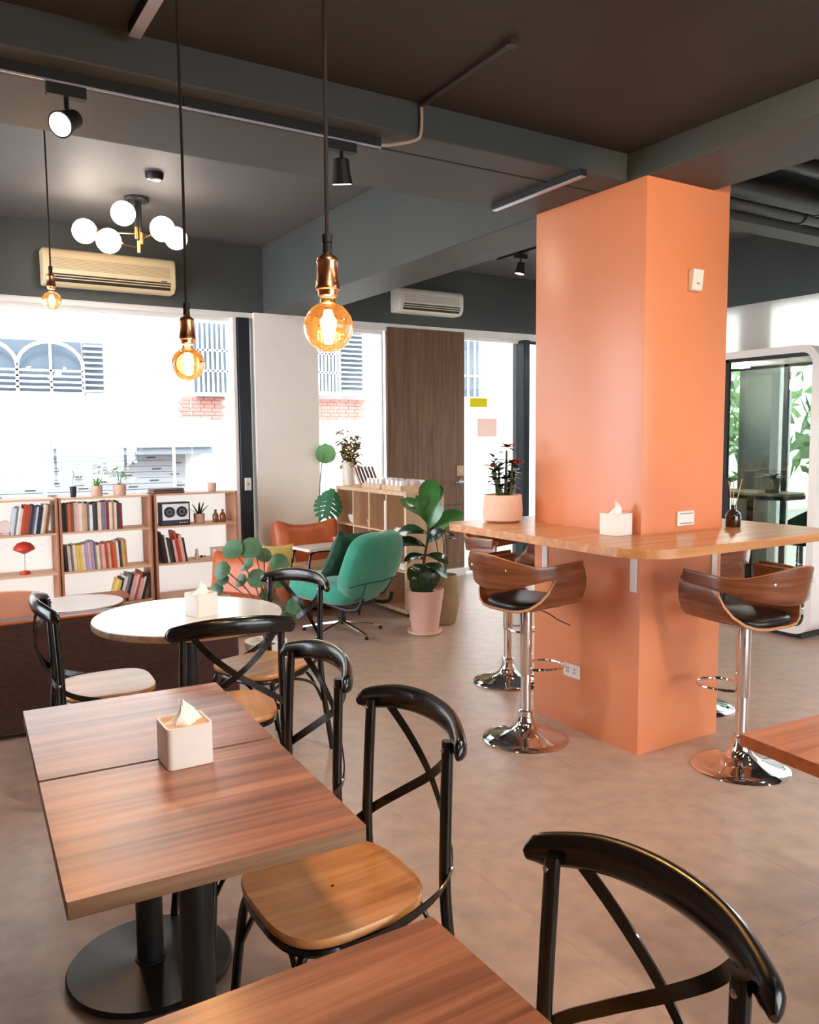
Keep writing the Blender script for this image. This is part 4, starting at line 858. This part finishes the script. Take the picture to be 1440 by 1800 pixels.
#==LIGHTS==
# ------------------------------------------------------------------ lamps and ceiling things
WARM = (1, .85, .66)
M_AMBER = glass('amber_glass', (255, 216, 164), .045)
_n = M_AMBER.node_tree; _o = _n.nodes['Material Output']; _s = _o.inputs[0].links[0].from_socket
_t = _n.nodes.new('ShaderNodeBsdfTranslucent'); _t.inputs[0].default_value = srgb(255, 176, 96); _m = _n.nodes.new('ShaderNodeMixShader'); _m.inputs[0].default_value = .014
_n.links.new(_s, _m.inputs[1]); _n.links.new(_t.outputs[0], _m.inputs[2]); _n.links.new(_m.outputs[0], _o.inputs[0])
M_FIL = emit('filament', (255, 224, 176), 60)
def pendant(label, x, y, zb, ztop, r=.0475, power=14):
    K = .84
    t = thing('pendant_lamp', label, 'lamp', (x, y, ztop), 0, 'filament pendant lamps'); z0 = zb-ztop
    zs = z0+r*1.02
    MB().lathe([(.05, -.025), (.05, 0)], 24).build('canopy', M_BLACKM, t)
    MB().tube([(0, 0, -.025), (.002, 0, (zs+.1)*.5), (0, 0, zs+.105)], .0042, 8).build('cord', pm('cord_brown', (44, 34, 32), .8), t)
    MB().lathe([(u*K, v*K) for u, v in [(.007, .15), (.0125, .148), (.0125, .13), (.0105, .128), (.0115, .112), (.0105, .108)]], 20, (0, 0, zs)).build('cord_grip', M_BLACKM, t)
    MB().lathe([(u*K, v*K) for u, v in [(.009, .11), (.012, .104), (.023, .096), (.0255, .088), (.024, .084), (.0245, .048), (.0265, .044), (.0265, .036), (.028, .034), (.028, .026), (.023, .024), (.022, .012), (.0195, .010)]], 32, (0, 0, zs)).build('socket', M_COPPER, t)
    pr_ = [(.0145, r*1.12), (.0155, r*.98)]+[(r*math.sin(a), r*math.cos(a)) for a in [.36+(PI-.36)*q/18 for q in range(18)]]+[(.001, -r)]
    MB().lathe(pr_, 36, (0, 0, z0), cap=False).build('bulb', M_AMBER, t, smooth=80)
    f = MB()
    for k_ in range(6):
        a = k_*PI/3; f.tube([(.004*math.cos(a), .004*math.sin(a), z0+r*.75), (.0125*math.cos(a), .0125*math.sin(a), z0), (.005*math.cos(a), .005*math.sin(a), z0-r*.72)], .0032, 6)
    f.build('filament', M_FIL, t)
    MB().tube([(0, 0, z0+r*1.05), (0, 0, z0-r*.5)], .003, 6).build('bulb_stem', pm('bulb_stem', (240, 220, 190), .3), t)
    light('pendant_light', 'POINT', (0, 0, z0-.012), power, (1, .72, .42), t, .02)
pendant('copper socket pendant lamp with amber bulb above middle walnut table', .713, 1.447, 1.763, ZN-.041)
pendant('copper socket pendant lamp on long cord above far walnut table end', .719, 2.375, 1.766, ZN-.041)
pendant('copper socket pendant lamp hanging in front of long air conditioner', .70, 4.607, 2.262, ZC)
def track_head(t, x, y, z, aim, power, ln=.10, r=.042, size=1.9, col=None):
    MB().box(x-.06, x+.06, y-.017, y+.017, z-.04, z).build('adapter', M_BLACKM, t)
    d = (Vector(aim)-Vector((x, y, z-.1))).normalized(); c = Vector((x, y, z-.115))
    MB().tube([(x, y, z-.04), (x, y, z-.075)], .008, 8).build('swivel', M_BLACKM, t)
    MB().tube([c-d*.05, c-d*.045, c+d*.01, c+d*.045], [.014, .03, .036, r], 20).build('head', M_BLACKM, t)
    MB().tube([c+d*.0455, c+d*.047], r*.86, 20).build('lens', M_LENS, t)
    light('spot_light', 'SPOT', c+d*.06, power, col or WARM, t, .04, size, c+d*2)
M_LENS = emit('spot_lens', (255, 236, 210), 12)
tk = thing('track_light', 'black light track under the beam with two spot heads', 'track light', (0, 0, 0))
bx('rail', XL+.1, 1.69, 2.93, 2.966, ZB-.036, ZB-.001, M_BLACKM, tk); bx('rail_glint', XL+.1, 1.69, 2.9285, 2.934, ZB-.040, ZB-.034, pm('rail_glint_metal', (196, 196, 206), .35, .6), tk)  # pale strip paints the bright reflection along the rail's lower edge
for x in (-.5, .9): bx('rail_clip', x, x+.03, 2.925, 2.971, ZB-.034, ZB-.001, M_BLACKM, tk)
track_head(tk, .52, 2.948, ZB-.036, (.1, 2.5, 2.25), 45)
track_head(tk, 1.52, 2.948, ZB-.036, (1.9, 3.5, .2), 60)
t2 = thing('track_light', 'black ceiling track over the near tables, unseen spot heads added', 'track light', (0, 0, 0))
bx('rail', .685, .72, -1.5, 2.78, ZN-.036, ZN-.001, M_BLACKM, t2); bx('rail_glint', .6835, .7215, -1.5, 2.78, ZN-.04, ZN-.036, MATS['rail_glint_metal'], t2)
for y, aim, p in ((.75, (.5, 1.6, 0), 30), (-.2, (.6, .9, 0), 26)): track_head(t2, .7025, y, ZN-.036, aim, p)  # unseen heads added to light the near tables
t3 = thing('track_light', 'added unseen ceiling track of spots near the column beam', 'track light', (0, 0, 0))
bx('rail', 2.285, 2.32, -1.8, .9, ZN-.036, ZN-.001, M_BLACKM, t3); bx('rail_glint', 2.2835, 2.3215, -1.8, .9, ZN-.04, ZN-.036, MATS['rail_glint_metal'], t3)
for y, aim, p, sz in ((.8, (3.36, 2.72, 2.25), 85, .95), (.4, (2.2, 2.3, 0), 42, 2.0), (-.5, (1.6, 1.2, 0), 34, 2.0), (.1, (2.9, 2.2, .4), 32, 1.9)): track_head(t3, 2.3025, y, ZN-.036, aim, p, size=sz, col=(1, .74, .4) if sz < 1 else None)  # unseen heads added for fill; the narrow one makes the column's warm patch
t4 = thing('track_light', 'short black light bar under beam next to column top', 'track light', (0, 0, 0))
bx('rail', 2.635, 2.672, 2.80, 3.45, ZB-.03, ZB-.001, M_BLACKM, t4); bx('rail_glint', 2.64, 2.667, 2.80, 3.45, ZB-.034, ZB-.03, MATS['rail_glint_metal'], t4)
t5 = thing('track_light', 'small black spot lamp beyond the long beam beside column', 'track light', (0, 0, 0))
bx('rail', 4.45, 4.485, 4.4, 5.75, 3.06, 3.095, M_BLACKM, t5)
for y in (4.5, 5.6): MB().tube([(4.4675, y, 3.095), (4.4675, y, ZC)], .006, 6).build('drop_rod', M_BLACKM, t5)
track_head(t5, 4.4675, 5.45, 3.06, (4.1, 5.9, 0), 50); track_head(t5, 4.4675, 4.5, 3.06, (4.7, 3.9, 0), 50)
t6 = thing('track_light', 'added unseen ceiling track lighting the bay right of column', 'track light', (0, 0, 0))
bx('rail', 4.85, 4.885, -1, 2.4, ZC-.036, ZC-.001, M_BLACKM, t6)
for y, aim in ((1.9, (4.8, 2.6, 0)), (.6, (4.3, 1.2, 0)), (-.6, (4.2, .2, 0))): track_head(t6, 4.8675, y, ZC-.036, aim, 45)  # unseen track and heads added as fill for the right bay
# chandelier
chd = thing('chandelier', 'brass and black globe chandelier on the high ceiling', 'chandelier', (1.60, 6.44, ZC))
M_BRASS = pm('brass', (196, 152, 84), .28, 1)
MB().lathe([(.085, -.028), (.09, -.02), (.09, 0)], 32).build('ceiling_plate', M_BLACKM, chd)
M_G1 = emit('globe_lit', (255, 240, 222), 24); M_G2 = emit('globe_dim', (250, 240, 228), .9)
for k_, (u, z, lit) in enumerate(((-.36, -.265, 1), (-.15, -.36, 1), (-.05, -.155, 0), (.25, -.285, 1), (.23, -.25, 0))):
    d = (-.1, -.2, -.16, -.22, .2)[k_]; c = RV*u+FV*d+ZV*z; n_ = (.0, .02, -.04, .05, .05)[k_]; b0 = Vector((n_-.02, .02*k_-.04, 0)); b1 = b0+ZV*(z-.01)
    MB().tube([b0-ZV*.02, b1+ZV*.05], .008, 8).build('rod', M_BLACKM, chd); MB().tube([b1+ZV*.05, b1-ZV*.035], .013, 12).build('brass_joint', M_BRASS, chd)
    MB().tube([b1, c], .0045, 8).build('arm', M_BRASS, chd)
    e_ = (c-b1).normalized(); MB().tube([c-e_*.1, c-e_*.075], .024, 14).build('globe_cup', M_BRASS, chd)
    MB().lathe([(.088*math.sin(PI*q/16)+.0001, -.088*math.cos(PI*q/16)) for q in range(17)], 28, c).build('globe', M_G1 if lit else M_G2, chd, smooth=80)
det = thing('smoke_detector', 'round black smoke detector on the high ceiling', 'detector', (1.565, 5.80, ZC))
MB().lathe([(.05, -.045), (.06, -.03), (.062, 0)], 28).build('base', M_BLACKM, det); MB().lathe([(.035, -.052), (.048, -.045)], 24).build('sensor_cap', M_STEEL, det)
# air conditioners
def aircon(label, x0, x1, z0, z1, col):
    t = thing('air_conditioner', label, 'air conditioner', (x0, YW-.001, z0)); w = x1-x0; h = z1-z0; M_ = pm('ac_'+str(col[0]), col, .4); dk_ = pm('ac_dark', (40, 36, 32), .6); gr = pm('ac_grille_'+str(col[0]), tuple(int(c*.78) for c in col), .6)
    pr_ = [(0, 0), (-.13, 0), (-.165, .02), (-.185, .05), (-.19, .09), (-.19, h-.05), (-.175, h-.015), (-.15, h), (0, h)]
    MB().xprism(pr_[::-1], 0, w).build('body', M_, t, bevel=.012, seg=3)
    bx('intake_panel', .06, w-.06, -.1935, -.19, h*.42, h*.72, gr, t)
    for q in range(7): z = h*(.44+.04*q); bx('grille_rib', .06, w-.06, -.1955, -.1935, z, z+.004, M_, t)
    MB().xprism([(-.1675, .022), (-.187, .052), (-.1905, .082), (-.1935, .082), (-.19, .05), (-.17, .019)], .05, w-.05).build('vent_slot', dk_, t)
    for z, y in ((.042, -.187), (.062, -.194)): MB().box(.05, w-.05, y-.006, y+.004, z, z+.006).build('louvre', M_, t)
    bx('display', w-.13, w-.08, -.193, -.19, h*.3, h*.33, dk_, t)
aircon('long cream air conditioner above the storefront window', 1.055, 2.125, 2.82, 3.107, (226, 202, 160))
aircon('short white air conditioner above the entrance door', 4.40, 5.20, 2.84, 3.08, (232, 224, 212))
# conduit, cable and small wall things
cd_ = thing('ceiling_conduit', 'thin dark conduit with junction across the low ceiling', 'conduit', (0, 0, 0))
M_CON = pm('conduit_grey', (58, 56, 54), .5)
MB().tube([(1.80, 2.25, ZN-.012), (1.815, 2.83, ZN-.012)], .009, 8).build('pipe', M_CON, cd_); MB().tube(smoothcurve([(1.815, 2.828, ZN-.012), (1.815, 2.832, ZB+.02), (1.80, 2.85, ZB-.012), (1.74, 2.94, ZB-.014), (1.695, 2.95, ZB-.02)]), .007, 8).build('cable', pm('cable_pale', (190, 176, 160), .5), cd_); MB().lathe([(.02, -.02), (.02, 0)], 14, (1.80, 2.25, ZN)).build('junction', M_CON, cd_)
sw2 = thing('wall_switch', 'white control box on dark window mullion', 'switch', (2.80, YW-.001, 1.12)); bx('housing', -.03, .03, -.025, 0, -.06, .06, M_WHITE, sw2, bevel=.004); bx('button', -.012, .012, -.028, -.025, -.012, .012, M_STEEL, sw2)
for (x0, x1, z0, z1, col, lab, nm) in ((5.5, 5.74, 1.89, 1.99, (238, 224, 60), 'bright yellow paper notice on the glass beside door', 'yellow_notice'), (5.60, 5.88, 1.55, 1.76, (250, 230, 222), 'pale pink paper notice on the glass beside door', 'pink_notice')):
    o = bx('paper_notice', x0, x1, YW+.112, YW+.1135, z0, z1, translucent(nm, col, .5)); tag(o, lab, 'notice')
# ------------------------------------------------------------------ white meeting booth
pod = thing('meeting_booth', 'white rounded meeting booth with glass front', 'booth', (5.70, 3.56, 0))
M_POD = pm('booth_white', (240, 234, 230), .35); M_PODIN = pm('booth_felt', (86, 88, 84), .9, var=.05, scale=40)
PL, PH, PD = 2.3, 2.17, .9      # along y, height, depth along x
def podring(m, inset, r, x0, x1, r_in, t_):
    o1 = rrect(0, PL, .04, .04+PH, r, 8); o2 = rrect(t_, PL-t_, .04+t_, .04+PH-t_, r_in, 8); n = len(o1)
    vs = [(x, y, z) for x in (x0, x1) for o_ in (o1, o2) for y, z in o_]
    fs = []
    for i in range(n):
        j = (i+1) % n
        fs += [(i, n+i, n+j, j), (2*n+i, 2*n+j, 3*n+j, 3*n+i), (i, j, 2*n+j, 2*n+i), (n+i, 3*n+i, 3*n+j, n+j)]
    return m.add(vs, fs)
podring(MB(), 0, .14, 0, PD, .09, .055).build('shell', M_POD, pod, smooth=35)
bx('floor_pad', .03, PD-.03, .07, PL-.07, .096, .12, pm('booth_floor', (58, 60, 58), .9), pod); bx('plinth', .05, PD-.05, .1, PL-.1, 0, .04, M_BLACKM, pod)
def ygl(nm, x, y0, y1, z0, z1, m): return bx(nm, x, x+.008, y0, y1, z0, z1, m, pod)
M_BGL = glass('booth_glass', (230, 235, 231), .07)
for x in (.05, PD-.06):
    ygl('glass_pane', x, .07, .80, .13, 2.13, M_BGL); ygl('glass_pane', x, .84, PL-.07, .13, 2.13, M_BGL)
    bx('door_frame', x-.01, x+.02, .80, .84, .1, 2.15, M_BLACKM, pod); bx('head_frame', x-.01, x+.02, .06, PL-.06, 2.13, 2.155, M_BLACKM, pod); bx('bottom_rail', x-.01, x+.02, .09, PL-.09, .1, .13, M_BLACKM, pod)
bx('side_lining', .08, PD-.08, PL-.075, PL-.057, .15, 2.1, M_PODIN, pod); bx('side_lining', .08, PD-.08, .057, .072, .15, 2.1, M_PODIN, pod)
bx('door_handle', .02, .045, .76, .785, .9, 1.2, M_BLACKM, pod)
pt = thing('booth_table', 'dark-edged high table inside the white booth', 'table', (6.15, 4.42, .121))
MB().prism(rrect(-.2, .2, -.42, .36, .12, 6), .93, .95).build('tabletop', pm('booth_table_top', (150, 146, 120), .4), pt); MB().prism(rrect(-.205, .205, -.425, .365, .12, 6), .90, .93).build('table_edge', M_BLACKM, pt); MB().lathe([(.2, 0), (.2, .012), (.03, .02), (.03, .90)], 24).build('stand', M_BLACKM, pt)
t = small_pot('booth_plant', 'bluish potted plant on the table inside booth', (6.12, 4.2, 1.0715), .07, .12, pm('olive_bowl', (120, 112, 84), .6), .05)
for q in range(10): put_leaf(leafmesh(.16, .05, .5, .2, 'blade', 5, 2, mat=pm('leaf_blue', (104, 132, 132), .5)), t, (0, 0, .11), q*.63, .5+.1*(q % 4))
light('added_booth_light', 'POINT', (.45, 1.0, 2.0), 12, (1, .95, .88), pod, .06)  # lamp added to lighten the booth interior
MB().lathe([(.08, 2.12), (.08, 2.15)], 24, (.45, 1.0, 0)).build('added_booth_lamp', M_LENS, pod)  # glowing disc added as the body of that booth lamp
bs = thing('booth_stool', 'black bar chair inside the white booth', 'stool', (6.1, 3.92, .121))
MB().lathe([(.16, 0), (.16, .01), (.03, .03), (.025, .55)], 28).build('base', M_STEEL, bs); sell(.17, .17, .04, .5, .6).build('seat', M_BLACKM, bs, loc=(0, 0, .59))
MB().grid([[(-.2*math.sin(a)*-1*0+.19*math.cos(a), .19*math.sin(a), .60+.27*v/4*(.55+.45*math.cos((a-PI*1.5))) ) for v in range(5)] for a in [PI*1.5+(-1.5+3.0*q/16) for q in range(17)]]).build('backrest', M_BLACKM, bs, solid=.02, smooth=60)
